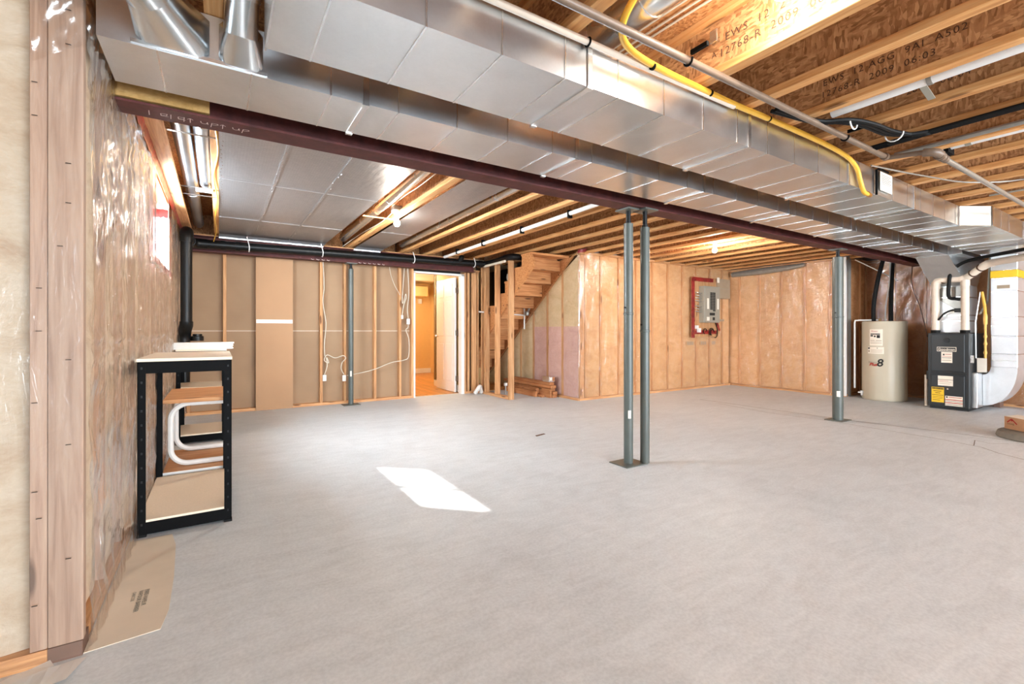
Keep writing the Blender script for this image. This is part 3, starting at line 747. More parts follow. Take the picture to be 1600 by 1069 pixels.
# ---- open stud partition and the dark space under the stairs
wp = struct('wall_partition', (3.9, 6.65, 0))
first = make_stud(wp, (3.91, 7.10, 0), 0.089, 0.038, 0.038, 2.20)
for y in (6.98, 6.62): inst(first, (3.91, y, 0))
make_stud(wp, (3.905, 6.19, 0), 0.089, 0.045, 0.0, 2.20)
B(3.866, 3.955, 6.21, 7.2, 0, 0.038).build('bottom_plate', 'stud_y', wp); B(3.866, 3.955, 6.15, 7.2, 2.20, 2.238).build('top_plate', 'stud_y', wp)
B(3.866, 4.75, 6.15, 6.19, 2.20, 2.30).build('header', 'stud_x', wp)
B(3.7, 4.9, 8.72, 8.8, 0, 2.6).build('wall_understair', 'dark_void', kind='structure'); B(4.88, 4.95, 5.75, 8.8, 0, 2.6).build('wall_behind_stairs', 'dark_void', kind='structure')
B(3.7, 4.9, 7.3, 8.65, -0.1, -0.001).build('floor_understair', 'concrete', kind='structure')
# ================================================================ THINGS
# ---- steel beams
def ibeam(name, label, x0, x1, yc, z0, h, fw=0.146):
    t_ = thing(name, label, 'beam', (x0, yc, z0))
    B(x0, x1, yc - fw / 2, yc + fw / 2, z0, z0 + 0.011).build('bottom_flange', 'red_steel', t_)
    B(x0, x1, yc - fw / 2, yc + fw / 2, z0 + h - 0.011, z0 + h).build('top_flange', 'red_steel', t_)
    B(x0, x1, yc - 0.004, yc + 0.004, z0 + 0.011, z0 + h - 0.011).build('web', 'red_steel', t_)
    return t_
bm1 = ibeam('steel_beam', 'long dark red steel I-beam crossing the room beside the ducts, carried on the posts', LX, 9.12, 2.658, 2.085, 0.20)
B(LX, 9.6, 2.60, 2.716, 2.286, 2.299).build('nailing_plate', 'stud_x', bm1)
def stroke(mb, pts, org, sx, sy, wd=0.003):
    P = [Vector((org[0] + p[0] * sx, org[1] - p[1] * sy, 2.0838)) for p in pts]
    for a, b in zip(P[:-1], P[1:]):
        d = (b - a); n = Vector((-d.y, d.x, 0)).normalized() * wd / 2
        mb.add([a - n, b - n, b + n, a + n], [(0, 1, 2, 3)])
ch = MB()
UP = {'u': [(0, .6), (0.02, .15), (.12, 0), (.26, .12), (.3, .6), (.32, 0)], 'p': [(0, -.45), (.05, .5), (.05, .55), (.3, .6), (.34, .4), (.2, .2), (.03, .2)], 'a': [(0, -.5), (0.02, .8)], 'h': [(-.13, .45), (0.02, .8), (.16, .45)]}
for (ox, oy) in ((-0.085, 2.668), (0.045, 2.665)):
    stroke(ch, UP['a'], (ox - 0.03, oy), 0.07, 0.04); stroke(ch, UP['h'], (ox - 0.03, oy), 0.08, 0.04)
    stroke(ch, UP['u'], (ox + 0.012, oy), 0.09, 0.045); stroke(ch, UP['p'], (ox + 0.052, oy), 0.09, 0.05)
for k, ox in enumerate((-0.27, -0.225, -0.19, -0.16, -0.14)):
    stroke(ch, [(0, -.5), (0.05, .6)] if k % 2 == 0 else [(0, 0), (.3, .1), (.35, .5), (0, .4), (0, -.1), (.4, -.1)], (ox, 2.665), 0.07, 0.05)
ch.build('chalk_writing', 'chalk', bm1)
bm2 = ibeam('steel_beam', 'dark red steel beam over the far stud wall, behind the black drain pipe', -0.36, 3.68, 7.03, 2.085, 0.20)
B(-0.36, 3.68, 6.96, 7.10, 2.286, 2.299).build('nailing_plate', 'stud_x', bm2)
ch = MB()
def text_strokes(x0, s):
    for k in range(s):
        x = x0 + 0.07 * k
        ch.obox((x, 6.9555, 2.091), (0.03, 0.001, 0.005), Matrix.Rotation(0.5, 3, 'Y').to_quaternion()); ch.obox((x + .02, 6.9555, 2.091), (0.004, 0.001, 0.012), 0)
text_strokes(1.1, 4); text_strokes(1.75, 6); ch.build('chalk_writing', 'chalk', bm2)
# strip of batt tucked above the beam flange
mb = MB(); n = 16; vs = []
for i in range(n + 1):
    x = LX + 0.35 * i / n
    vs += [(x, 2.575 + .006 * nz(i * .6, 1), 2.102), (x, 2.578, 2.165 + .008 * nz(i * .7, 2)), (x, 2.63, 2.172), (x, 2.63, 2.102)]
mb.add(vs, [(4 * i + k, 4 * i + 4 + k, 4 * i + 4 + (k + 1) % 4, 4 * i + (k + 1) % 4) for i in range(n) for k in range(4)] + [(0, 1, 2, 3), (4 * n + 3, 4 * n + 2, 4 * n + 1, 4 * n)])
o = mb.build('insulation_strip', 'batt_gold'); tag(o, 'short strip of yellow insulation wedged on the red beam beside the left wall', 'insulation')

# ---- adjustable steel posts
def post(label, x, y, r, z_tube, ztop, plate=True, collar=None, mat='post_paint', group=None, sticker=None):
    t_ = thing('steel_post', label, 'post', (x, y, 0), group)
    MB().tube([(x, y, 0.008), (x, y, z_tube)], r, 20).build('tube', mat, t_, smooth=True)
    if plate: B(x - 0.12, x + 0.12, y - 0.10, y + 0.10, 0, 0.008).build('base_plate', mat, t_, bevel=0.001)
    MB().lathe([(0.0, 0), (0.024, 0), (0.024, 0.02), (0.019, 0.022), (0.019, ztop - z_tube - 0.014), (0, ztop - z_tube - 0.014)], (x, y, z_tube), 12).build('jack_screw', 'screw_black', t_, smooth=True)
    B(x - 0.075, x + 0.075, y - 0.075, y + 0.075, ztop - 0.012, ztop).build('cap_plate', mat, t_)
    if collar:
        MB().lathe([(r, 0), (r + .004, .003), (r + .004, .015), (r, .018)], (x, y, collar), 20).build('collar', mat, t_, smooth=True)
        MB().tube([(x - r - .01, y - .0, collar + .06), (x + r + .01, y, collar + .06)], 0.007, 8).build('locking_pin', 'screw_black', t_)
    if sticker:
        ang, z0, z1 = sticker; vs = []
        for k in range(5):
            a = ang + (k - 2) * 0.16
            vs += [(x + (r + .0012) * math.cos(a), y + (r + .0012) * math.sin(a), z0), (x + (r + .0012) * math.cos(a), y + (r + .0012) * math.sin(a), z1)]
        MB().add(vs, [(2 * k, 2 * k + 2, 2 * k + 3, 2 * k + 1) for k in range(4)]).build('sticker', 'label_white', t_)
    return t_
post('left one of the two grey steel posts standing together under the red beam', 2.845, 2.700, 0.038, 1.97, 2.085, True, 1.22, sticker=(4.15, 0.375, 0.44))
post('right one of the paired grey steel posts under the red beam, top a little lower', 2.968, 2.635, 0.038, 1.94, 2.085, False, 1.08)
post('single grey steel post near the water heater, under the right end of the red beam', 6.385, 2.64, 0.058, 1.985, 2.085, True, 1.25, sticker=(PI * 1.16, 0.29, 0.36))
post('slim grey steel post against the far stud wall, right of the outlet boxes', 1.645, 7.03, 0.036, 2.0, 2.085, True, None, sticker=(PI * 1.42, 0.42, 0.5))

# ---- supply and return trunk ducts
def duct_seams(mb, x, y0, y1, z0, z1, w_=0.014, t=0.006, faces='bns'):
    mb.prism([(y1, z0), (y1, z0 - t), (y0 - t, z0 - t), (y0 - t, z1), (y0, z1), (y0, z0)], 'x', x - w_ / 2, x + w_ / 2)
def trunk(name, label, y0, y1, z0, z1, xs, beads, ypoly=None):
    t_ = thing(name, label, 'duct', (xs[0], (y0 + y1) / 2, z0))
    for a, b in zip(xs[:-1], xs[1:]):
        sec = B(a, b, y0, y1, z0, z1).build('duct_section', 'galvanised', t_)
        for q in beads:
            if a + 0.06 < q < b - 0.06:
                bd = MB(); duct_seams(bd, q, y0, y1, z0, z1, 0.007, 0.0025); bd.build('stiffening_bead', 'galv_seam', sec)
    for q in xs[1:-1]:
        mb = MB(); duct_seams(mb, q, y0, y1, z0, z1, 0.026, 0.007, 'bn'); s_ = mb.build('drive_cleat', 'galv_seam', t_, bevel=0.001)
        B(q - 0.02, q + 0.012, y0 - 0.012, y0 + 0.016, z0 - 0.011, z0 - 0.0065).build('cleat_tab', 'galv_seam', s_); B(q - 0.012, q + 0.02, y1 - 0.016, y1 + 0.004, z0 - 0.011, z0 - 0.0065).build('cleat_tab', 'galv_seam', s_)
    return t_
DZ0, DZ1 = 2.11, 2.296
AX = [LX + 0.03, 0.56, 1.79, 3.0, 4.2, 5.4, 6.6, 7.7, 8.30]
dA = trunk('sheet_metal_duct', 'flat galvanised duct running right beside the red beam, the narrower of the two', 2.11, 2.46, DZ0, DZ1, AX, [0.11 - 0.3 + 0.3 * k for k in range(30)])
BX = [0.145, 1.31, 2.48, 3.69, 4.89, 6.04]
dB = trunk('sheet_metal_duct', 'wide bright galvanised duct nearest the camera with the yellow hose along its edge', 1.462, 1.885, DZ0, DZ1, BX, [0.29 + 0.297 * k for k in range(24)])
# jog to the wider run, then on over the furnace
MB().prism([(6.04, 1.462), (6.04, 1.885), (6.32, 1.885), (6.32, 1.29)], 'z', DZ0, DZ1).build('duct_transition', 'galv_dull', dB)
for a, b in ((6.32, 7.5), (7.5, 8.7), (8.7, 9.4)):
    sec = B(a, b, 1.29, 1.885, DZ0, DZ1).build('duct_section', 'galvanised', dB); 
    for k in range(1, int((b - a) / 0.3)):
        bd = MB(); duct_seams(bd, a + 0.3 * k, 1.29, 1.885, DZ0, DZ1, 0.007, 0.0025); bd.build('stiffening_bead', 'galv_seam', sec)
for q in (6.04, 6.32, 7.5, 8.7):
    mb = MB(); y0 = 1.462 if q == 6.04 else 1.29; duct_seams(mb, q, y0, 1.885, DZ0, DZ1, 0.026, 0.007); mb.build('drive_cleat', 'galv_seam', dB)
B(0.139, 0.145, 1.455, 1.892, DZ0 - 0.006, DZ1).build('end_cap', 'galv_seam', dB)
# supply plenum drop over the furnace with its sloped transition
pl = thing('supply_plenum', 'sheet metal plenum dropping from the duct onto the furnace, lower part white foil', 'duct', (8.8, 2.2, 1.06))
MB().hexa([(8.64, 2.02, 1.72), (9.15, 2.02, 1.72), (9.15, 2.38, 1.72), (8.64, 2.38, 1.72), (8.30, 2.112, DZ0), (9.3, 1.98, DZ0), (9.3, 2.46, DZ0), (8.30, 2.459, DZ0)]).build('sloped_transition', 'galvanised', pl)
B(8.30, 9.3, 1.98, 2.46, DZ0, DZ1).build('plenum_top', 'galvanised', pl)
B(8.64, 9.15, 2.02, 2.38, 1.062, 1.72).build('plenum_box', 'foil_white', pl, bevel=0.006)
for z in (1.22, 1.30, 1.55): B(8.636, 9.154, 2.016, 2.384, z, z + 0.012).build('foil_seam', 'foil_tape', pl)
MB().add([(8.637, 2.34, 1.56), (8.637, 2.02, 1.30), (8.637, 2.02, 1.70), (8.637, 2.34, 1.70)], [(0, 1, 2, 3)]).build('bare_patch', 'tape_grey', pl)
# take-off boots between the ducts at the left end
def boot(label, x0, x1, xc, yc, zc, r, pts):
    t_ = thing('duct_boot', label, 'duct', (xc, yc, zc))
    y0 = 2.105; mb = MB(); n = 20; vs = []
    ring0 = []
    hw = (x1 - x0) / 2; cx = (x0 + x1) / 2; zz = (DZ0 + 0.005 + DZ1) / 2; hh = (DZ1 - DZ0) / 2 - 0.006
    axis = (Vector(pts[1]) - Vector(pts[0])).normalized(); side = Vector((1, 0, 0)) - axis * axis.x; side.normalize(); upv = side.cross(axis)
    for k in range(n):
        a = 2 * PI * k / n; c, s = math.cos(a), math.sin(a); m_ = max(abs(c), abs(s))
        vs.append(Vector((cx + hw * c / m_, y0, zz + hh * s / m_)))
    for k in range(n):
        a = 2 * PI * k / n; vs.append(Vector(pts[0]) + side * (r * math.cos(a)) - upv * (r * math.sin(a)))
    if (vs[n + 5] - vs[5]).length > (vs[n + 15] - vs[5]).length:
        vs = vs[:n] + [Vector(pts[0]) + side * (r * math.cos(2 * PI * k / n)) + upv * (r * math.sin(2 * PI * k / n)) for k in range(n)]
    mb.add(vs, [(k, (k + 1) % n, n + (k + 1) % n, n + k) for k in range(n)])
    mb.build('boot_body', 'round_pipe', t_, smooth=True)
    fl_ = MB(); fl_.box(x0 - 0.015, x1 + 0.015, 2.101, 2.108, DZ0 + 0.004, DZ0 + 0.018); fl_.build('boot_flange', 'galv_seam', t_)
    for i, (a, b) in enumerate(zip(pts[:-1], pts[1:])):
        MB().tube([a, b], r, 20).build('elbow_gore', 'round_pipe', t_, smooth=True)
        d = (Vector(b) - Vector(a)).normalized() * 0.006
        MB().tube([Vector(b) - d, Vector(b) + d], r + 0.004, 20).build('crimp_ring', 'galv_seam', t_, smooth=True)
    return t_
boot('wide sheet metal boot at the left end of the duct, beside the left wall', -0.25, -0.03, -0.2, 1.9, 2.25, 0.07, [(-0.20, 1.93, 2.205), (-0.26, 1.80, 2.225), (-0.32, 1.66, 2.225), (-0.6, 1.15, 2.225)])
boot('sheet metal boot with an upright round elbow, right of the wide boot', 0.0, 0.15, 0.07, 1.97, 2.2, 0.056, [(0.07, 2.02, 2.20), (0.072, 1.955, 2.31), (0.10, 1.90, 2.40), (0.17, 1.78, 2.47), (0.23, 1.5, 2.48)])

# ---- panned foil under the far joists
def foil(label, x0, x1, y0, y1, seams, cross):
    t_ = thing('foil_panel', label, 'duct panel', (x0, y0, 2.29))
    mb = MB(); nx, ny = 12, 24
    vs = [(x0 + (x1 - x0) * i / nx, y0 + (y1 - y0) * j / ny, 2.2975 + 0.003 * (nz(i * .5, j * .5, 81) - 1)) for j in range(ny + 1) for i in range(nx + 1)]
    mb.add(vs, [(j * (nx + 1) + i, j * (nx + 1) + i + 1, (j + 1) * (nx + 1) + i + 1, (j + 1) * (nx + 1) + i) for j in range(ny) for i in range(nx)])
    o = mb.build('foil_sheet', 'foil_panel', t_, smooth=True)
    for x in seams: B(x - 0.012, x + 0.012, y0, y1, 2.2895, 2.2915).build('seam_tape', 'foil_panel', t_)
    for y in cross: B(x0, x1, y - 0.005, y + 0.005, 2.2895, 2.291).build('seam_tape', 'foil', t_)
    mb = MB(); ragged(mb, (x0, y1 - 0.17, 2.289), (x1 - x0, 0, 0), (0, 0.2, -0.004), 24, 83, 0.006); ragged(mb, (x0, y1 + 0.028, 2.268), (x1 - x0, 0, 0), (0, -0.006, 0.024), 24, 85, 0.004); mb.build('edge_tape', 'foil_white', t_, label='bright crinkled tape along the far edge')
    mb = MB(); ragged(mb, (x0, y0, 2.289), (x1 - x0, 0, 0), (0, 0.04, 0.0), 24, 84, 0.004); mb.build('edge_tape', 'foil_tape', t_)
    dots = MB(); rd = random.Random(5)
    for x in list(seams) + [x0 + .02, x1 - .02]:
        y = y0 + 0.1
        while y < y1 - .1:
            dots.obox((x + rd.uniform(-.01, .01), y, 2.2885), (0.004, 0.014, 0.001), rd.uniform(-.5, .5)); y += 0.085
    d_ = dots.build('staple', 'chrome', t_); d_['kind'] = 'stuff'
    return t_
foil('large foil-faced panel stapled under the joists, left of the hanging bulb', 0.0, 1.245, 2.75, 6.92, (0.385, 0.79), (4.3, 5.75))
foil('narrow foil panel under the joists, right of the hanging bulb', 1.665, 2.055, 2.75, 6.92, (), (5.6,))

# ---- round pipes between the joists
def round_duct(label, x, y0, y1, z, r, n=18, rings=(), mat='round_pipe', x2=None):
    t_ = thing('round_duct', label, 'duct', (x, y0, z)); x2 = x if x2 is None else x2
    MB().tube([(x, y0, z), (x2, y1, z)], r, n).build('pipe', mat, t_, smooth=True)
    for q in rings:
        xx = x + (x2 - x) * (q - y0) / (y1 - y0); MB().tube([(xx, q, z), (xx, q + .02, z)], r + .004, n).build('joint_ring', 'galv_seam', t_, smooth=True)
    return t_
p1 = round_duct('round metal pipe between the joists nearest the left wall, the longer one', -0.205, 2.75, 6.75, 2.385, 0.052, rings=(3.4, 5.2), mat='pipe_dull')
p2 = round_duct('shorter round metal pipe beside the long one near the left wall', -0.088, 2.75, 4.85, 2.385, 0.052, rings=(3.4, 4.83), mat='pipe_dull')
round_duct('silver round pipe above the far bulb, at the edge of the big foil panel', 1.36, 2.75, 6.6, 2.365, 0.05, x2=1.44, rings=(4.4,))
round_duct('silver round pipe at the right edge of the narrow foil panel', 2.20, 2.75, 6.6, 2.365, 0.05, x2=2.27, rings=(3.75,))
p5 = round_duct('bright silver round pipe in the joist bay by the near bulb', 1.50, -5.9, 1.62, 2.47, 0.085, rings=(1.3,))
MB().lathe([(0.085, 0), (0.11, 0.03), (0.11, 0.10), (0, 0.13)], (1.50, 1.6, 2.47), 20, 'y').build('pipe_elbow', 'round_pipe', p5, smooth=True)
for k, y in enumerate((3.45, 4.72, 4.98)):
    o = B(-0.27, 0.0, y - 0.012, y + 0.012, 2.2975, 2.2995).build('hanger_strap', 'galv_seam'); tag(o, ['thin metal strap across the left joist bay, nearest the red beam', 'thin metal strap holding the white box under the two round pipes', 'thin metal strap just beyond the white box under the round pipes'][k], 'strap')
o = B(-0.165, -0.04, 4.70, 4.80, 2.2855, 2.297).build('wall_box', 'white_plastic', bevel=0.003); tag(o, 'small white box strapped under the round metal pipes by the left wall', 'box')
yw = MB().tube(smooth_path([(0.035, 3.2, 2.31), (0.05, 3.7, 2.305), (0.02, 4.3, 2.30), (0.045, 5.0, 2.295), (0.02, 5.8, 2.29), (0.03, 6.4, 2.27), (0.0, 6.75, 2.2)], 5), 0.006, 6).build('yellow_cable', 'yellow_hose', smooth=True)
yw.location = (-0.055, 0, -0.012)
tag(yw, 'wavy yellow cable along the left edge of the big foil panel', 'cable')

# ---- pipes and hoses under the near joists
gp = thing('gas_pipe', 'long brown steel gas pipe running above the wide duct', 'pipe', (0.5, 1.285, 2.262))
MB().tube([(0.2, 1.285, 2.262), (3.82, 1.285, 2.262)], 0.0165, 12).build('pipe', 'gas_pipe', gp, smooth=True)
MB().tube([(3.82, 1.285, 2.262), (3.84, 1.06, 2.235)], 0.0165, 12).build('pipe', 'gas_pipe', gp, smooth=True)
MB().tube([(3.96, 1.04, 2.215), (9.3, 1.04, 2.215)], 0.0165, 12).build('pipe', 'tape_grey', gp, smooth=True, label='pale shiny length of the gas pipe beyond the elbows')
MB().tube([(3.77, 1.285, 2.262), (3.80, 1.285, 2.262)], 0.024, 12).build('pipe_elbow', 'gas_pipe', gp, smooth=True)
for pp, rr in (([(3.84, 1.10, 2.24), (3.845, 1.055, 2.23), (3.86, 1.04, 2.225), (3.9, 1.035, 2.22)], .026), ([(3.9, 1.04, 2.22), (3.915, 1.04, 2.22)], .031), ([(3.93, 1.04, 2.217), (3.965, 1.04, 2.216)], .027), ([(3.985, 1.04, 2.216), (4.03, 1.04, 2.215)], .024)):
    MB().tube(pp, rr, 12).build('pipe_elbow', 'gas_pipe', gp, smooth=True)
mb = MB(); mb.tube(arc((1.72, 1.285, 2.262), 0.021, -PI * .6, PI * .6, (0, 0, -1), (0, 1, 0), 10), 0.0045, 6); mb.box(1.713, 1.727, 1.19, 1.27, 2.280, 2.298); mb.build('pipe_hanger', 'black_steel', gp)
mb = MB(); mb.tube(arc((3.2, 1.285, 2.262), 0.021, -PI * .6, PI * .6, (0, 0, -1), (0, 1, 0), 10), 0.0045, 6); mb.box(3.193, 3.207, 1.19, 1.27, 2.280, 2.298); mb.build('pipe_hanger', 'black_steel', gp)
g2 = thing('water_pipe', 'pale grey pipe lying along the top edge of the wide duct', 'pipe', (0.2, 1.437, 2.276))
MB().tube([(0.16, 1.437, 2.276), (2.3, 1.437, 2.276)], 0.0135, 10).build('pipe', 'pvc', g2, smooth=True)
mb = MB(); mb.tube(arc((1.28, 1.437, 2.276), 0.017, 0, 2 * PI, (0, 0, -1), (0, 1, 0), 12), 0.004, 6); mb.build('pipe_clip', 'black_steel', g2)
yh = thing('yellow_gas_hose', 'thick yellow flexible hose curving out of the joists and along the wide duct', 'hose', (1.5, 1.4, 2.28))
pts = smooth_path([(1.36, 0.95, 2.52), (1.32, 1.12, 2.40), (1.325, 1.25, 2.33), (1.37, 1.335, 2.300), (1.47, 1.39, 2.288), (1.66, 1.412, 2.280), (2.0, 1.425, 2.282), (2.3, 1.432, 2.284), (2.6, 1.428, 2.286), (3.0, 1.425, 2.286), (3.35, 1.43, 2.286), (3.62, 1.436, 2.272), (3.76, 1.438, 2.225), (3.82, 1.44, 2.15), (3.88, 1.442, 2.085), (3.99, 1.46, 2.085)], 6)
MB().tube(pts, 0.0145, 12).build('hose', 'yellow_hose', yh, smooth=True)
for p in ((1.64, 1.412, 2.274), (2.08, 1.426, 2.282), (2.62, 1.428, 2.286)):
    MB().tube([(p[0] - .006, p[1], p[2]), (p[0] + .006, p[1], p[2])], 0.0165, 10).build('cable_tie', 'black_steel', yh)
MB().tube([(3.99, 1.46, 2.09), (4.06, 1.47, 2.09)], 0.017, 10).build('hose_end', 'brass', yh)
tg = thing('duct_tag', 'cream paper tag hanging on the side of the wide duct', 'tag', (4.3, 1.45, 2.2))
B(4.18, 4.40, 1.447, 1.449, 2.145, 2.285).build('card', 'label_white', tg)
ln = MB()
for k in range(6): ln.box(4.20, 4.38 - 0.03 * (k % 2), 1.4462, 1.4466, 2.26 - 0.013 * k, 2.263 - 0.013 * k)
ln.build('printed_lines', 'ink_brown', tg)
MB().tube([(4.12, 1.45, 2.10), (4.12, 1.45, 2.285), (4.14, 1.44, 2.293), (4.30, 1.44, 2.293)], 0.008, 8).build('tag_wire', 'black_steel', tg)
def cond(label, x, y1, z):
    t_ = thing('white_drain_pipe', label, 'pipe', (x, y1, z))
    MB().tube([(x, -5.9, z), (x, y1, z)], 0.03, 14).build('pipe', 'white_plastic', t_, smooth=True); return t_
c1 = cond('white plastic pipe under the joists behind the stencilled joist', 2.955, 1.25, 2.335)
MB().tube([(2.955, 0.83, 2.335), (2.955, 0.81, 2.335)], 0.034, 14).build('coupling', 'tape_grey', c1, smooth=True)
MB().obox((3.03, 0.86, 2.315), (0.19, 0.03, 0.004), Matrix.Rotation(0.25, 3, 'Y').to_quaternion()).build('hanger_strap', 'panel_grey', c1)
c2 = cond('thicker white plastic pipe ending at the gas pipe elbows', 4.18, 1.09, 2.345)
MB().tube([(4.18, 0.98, 2.345), (4.18, 0.95, 2.345)], 0.033, 14).build('coupling', 'panel_grey', c2, smooth=True)
MB().box(4.12, 4.24, 1.05, 1.075, 2.29, 2.35).build('hanger_strap', 'black_steel', c2)
for k in range(3):
    o_ = 0.022 * k
    pts = smooth_path([(2.55, 1.33 + o_, 2.29), (2.85, 1.28 + o_ * .5, 2.275), (2.98, 1.17 + o_, 2.27), (3.15, 1.12 + o_, 2.268), (3.4, 1.09 + o_, 2.268), (3.58 - o_, 1.0, 2.27), (3.60 - o_, 0.7, 2.275), (3.60 - o_, -5.9, 2.278)], 5)
    o = MB().tube(pts, 0.011, 8).build('black_hose', 'black_rubber', smooth=True); tag(o, ['lowest in the photo of the three black hoses strapped together under the joists', 'middle one of the three black hoses strapped together under the joists', 'uppermost in the photo of the three black hoses strapped together under the joists'][k], 'hose', 'black hoses under the joists')
mb = MB(); mb.tube(arc((3.02, 1.17, 2.272), 0.045, 0, PI, (1, 0, 0), (0, 0, -1), 8), 0.004, 6); mb.tube(arc((3.42, 1.115, 2.272), 0.045, 0, PI, (0, 1, 0), (0, 0, -1), 8), 0.004, 6)
o = mb.build('cable_tie', 'white_plastic'); tag(o, 'white ties around the three black hoses', 'tie')
o = MB().tube(smooth_path([(4.0, 1.44, 2.29), (4.6, 1.3, 2.28), (5.1, 1.12, 2.27), (5.4, 0.7, 2.285), (5.45, -1, 2.29)], 5), 0.006, 8).build('grey_cable', 'tape_grey', smooth=True); tag(o, 'thin grey cable sagging under the joists beyond the gas pipe elbows', 'cable')
o = MB().tube([(3.995, -5.9, 2.32), (3.995, 1.3, 2.32)], 0.016, 8).build('steel_pipe', 'tape_grey', smooth=True); tag(o, 'dull grey pipe high between the right-hand joists', 'pipe')
o = MB().tube([(5.78, -5.9, 2.292), (5.78, 1.2, 2.292)], 0.008, 8).build('grey_cable', 'panel_grey', smooth=True); tag(o, 'thin grey cable under the joists far on the right', 'cable')
for k, (x, y) in enumerate(((1.735, 1.3), (1.78, 1.28), (1.83, 1.3), (1.87, 1.34))):
    pts = smooth_path([(x - .01, 1.9, 2.592), (x, 1.5, 2.59), (x + .02, 1.1, 2.585), (x + .06, 0.85, 2.58), (x + .02 * k, -2.5, 2.59)], 5)
    o = MB().tube(pts, 0.006, 6).build('white_cable', 'cable_white', smooth=True); tag(o, ('first', 'second', 'third', 'fourth')[k] + ' white cable from the silver round pipe, running along the subfloor by the near bulb', 'cable', 'white cables beside the near bulb')
o = MB().tube(smooth_path([(1.88, 0.88, 2.575), (1.84, 0.95, 2.54), (1.87, 0.82, 2.53), (1.93, 0.7, 2.56), (1.9, 0.2, 2.585)], 6), 0.006, 6).build('cable_loop', 'cable_white', smooth=True); tag(o, 'looped white cable hanging beside the near bulb', 'cable')
o = B(1.955, 1.979, 1.305, 1.345, 2.44, 2.50).build('joist_bracket', 'chrome', bevel=0.003); tag(o, 'small shiny bracket on the stencilled joist near the bulb', 'bracket')

# ---- bare bulb lampholders
def lamp(label, x, y, z, glow='bulb_glow'):
    t_ = thing('ceiling_bulb', label, 'lamp', (x, y, z))
    MB().lathe([(0, 0.078), (0.05, 0.078), (0.055, 0.07), (0.055, 0.055), (0.03, 0.045), (0.022, 0.02), (0.022, 0.0), (0, 0)], (x, y, z), 20).build('lampholder', 'lamp_white', t_, smooth=True)
    MB().lathe([(0, -0.088), (0.014, -0.085), (0.026, -0.074), (0.031, -0.056), (0.028, -0.04), (0.018, -0.02), (0.013, -0.004), (0, -0.002)], (x, y, z), 18).build('bulb', glow, t_, smooth=True)
    B(x - 0.05, x + 0.05, y - 0.05, y + 0.05, z + 0.078, z + 0.118).build('junction_box', 'tape_grey', t_, bevel=0.003)
    return t_
lamp('lit bare bulb on a white lampholder beside the foil panels', 1.563, 4.70, 2.262)
l2 = lamp('lit bare bulb near the electrical panel wall', 5.82, 3.92, 2.262)
l3 = lamp('lit bare bulb at the top edge beside the stencilled joist', 1.80, 0.93, 2.43, 'bulb_glow_low')
B(1.78, 1.99, 0.90, 0.96, 2.575, 2.60).build('mounting_block', 'stud_x', l3)
lamp('lit bare bulb among the joists out on the right', 6.6, -0.6, 2.262)
lamp('added fill bulb, unseen behind the camera towards the invented rear doors', 2.2, -2.6, 2.262)  # extra bulb out of view, added to brighten the room
lamp('added fill bulb, unseen far behind the camera on the right', 6.6, -3.4, 2.262)  # second unseen bulb, added as fill for the floor
wh_ = MB(); wh_.box(1.27, 1.6, 4.90, 4.92, 2.288, 2.2985); o = wh_.build('wood_cleat', 'stud_x'); tag(o, 'pale cleat bridging the joist bay just behind the far bulb', 'cleat')
o = MB().tube(smooth_path([(1.575, 4.75, 2.37), (1.57, 4.9, 2.42), (1.568, 4.5, 2.44), (1.567, 4.0, 2.43), (1.567, 3.2, 2.45)], 5), 0.005, 6).build('white_cable', 'cable_white', smooth=True); tag(o, 'white cable running from the far bulb along the joist', 'cable')
o = MB().tube(smooth_path([(1.55, 4.8, 2.34), (1.567, 5.3, 2.33), (1.567, 6.2, 2.36), (1.5, 6.9, 2.30)], 5), 0.005, 6).build('white_cable', 'cable_white', smooth=True); tag(o, 'white cable from the far bulb towards the far wall', 'cable')

# ---- far half: white pipe under a joist, black drain pipe
wpp = thing('white_drain_pipe', 'slim white pipe strapped under the joists toward the black drain', 'pipe', (3.02, 3, 2.28))
MB().tube([(3.02, 2.78, 2.292), (3.03, 6.78, 2.262)], 0.022, 10).build('pipe', 'white_plastic', wpp, smooth=True)
for y in (3.67, 4.55, 5.5, 6.3): B(3.0, 3.05, y - .012, y + .012, 2.24, 2.32).build('pipe_hanger', 'black_steel', wpp)
ab = thing('black_drain_pipe', 'black drain pipe from the left corner across the far wall to the stairs', 'pipe', (-0.31, 6.15, 1.0))
R_ = 0.054
MB().tube([(-0.318, 6.15, 0.30), (-0.318, 6.15, 0.98)] , R_, 18).build('pipe', 'black_abs', ab, smooth=True)
MB().tube([(-0.318, 6.15, 0.98), (-0.318, 6.15, 1.03), (-0.31, 6.12, 1.10), (-0.295, 6.07, 1.15), (-0.295, 6.07, 1.19)], R_ + 0.008, 18).build('offset_fitting', 'black_abs', ab, smooth=True)
MB().tube([(-0.295, 6.07, 1.17), (-0.295, 6.07, 2.07)], R_, 18).build('pipe', 'black_abs', ab, smooth=True)
MB().tube([(-0.295, 6.07, 2.045), (-0.295, 6.07, 2.085)] + arc((-0.295, 6.15, 2.085), 0.08, PI, PI / 2, (0, 1, 0), (0, 0, 1), 6) + [(-0.295, 6.22, 2.165)], R_ + 0.008, 18).build('elbow', 'black_abs', ab, smooth=True)
MB().tube([(-0.295, 6.18, 2.165), (-0.295, 6.77, 2.165)], R_, 18).build('pipe', 'black_abs', ab, smooth=True)
MB().tube([(-0.295, 6.74, 2.165)] + arc((-0.195, 6.77, 2.165), 0.1, PI, PI / 2, (1, 0, 0), (0, 1, 0), 6) + [(-0.12, 6.87, 2.165)], R_ + 0.008, 18).build('elbow', 'black_abs', ab, smooth=True)
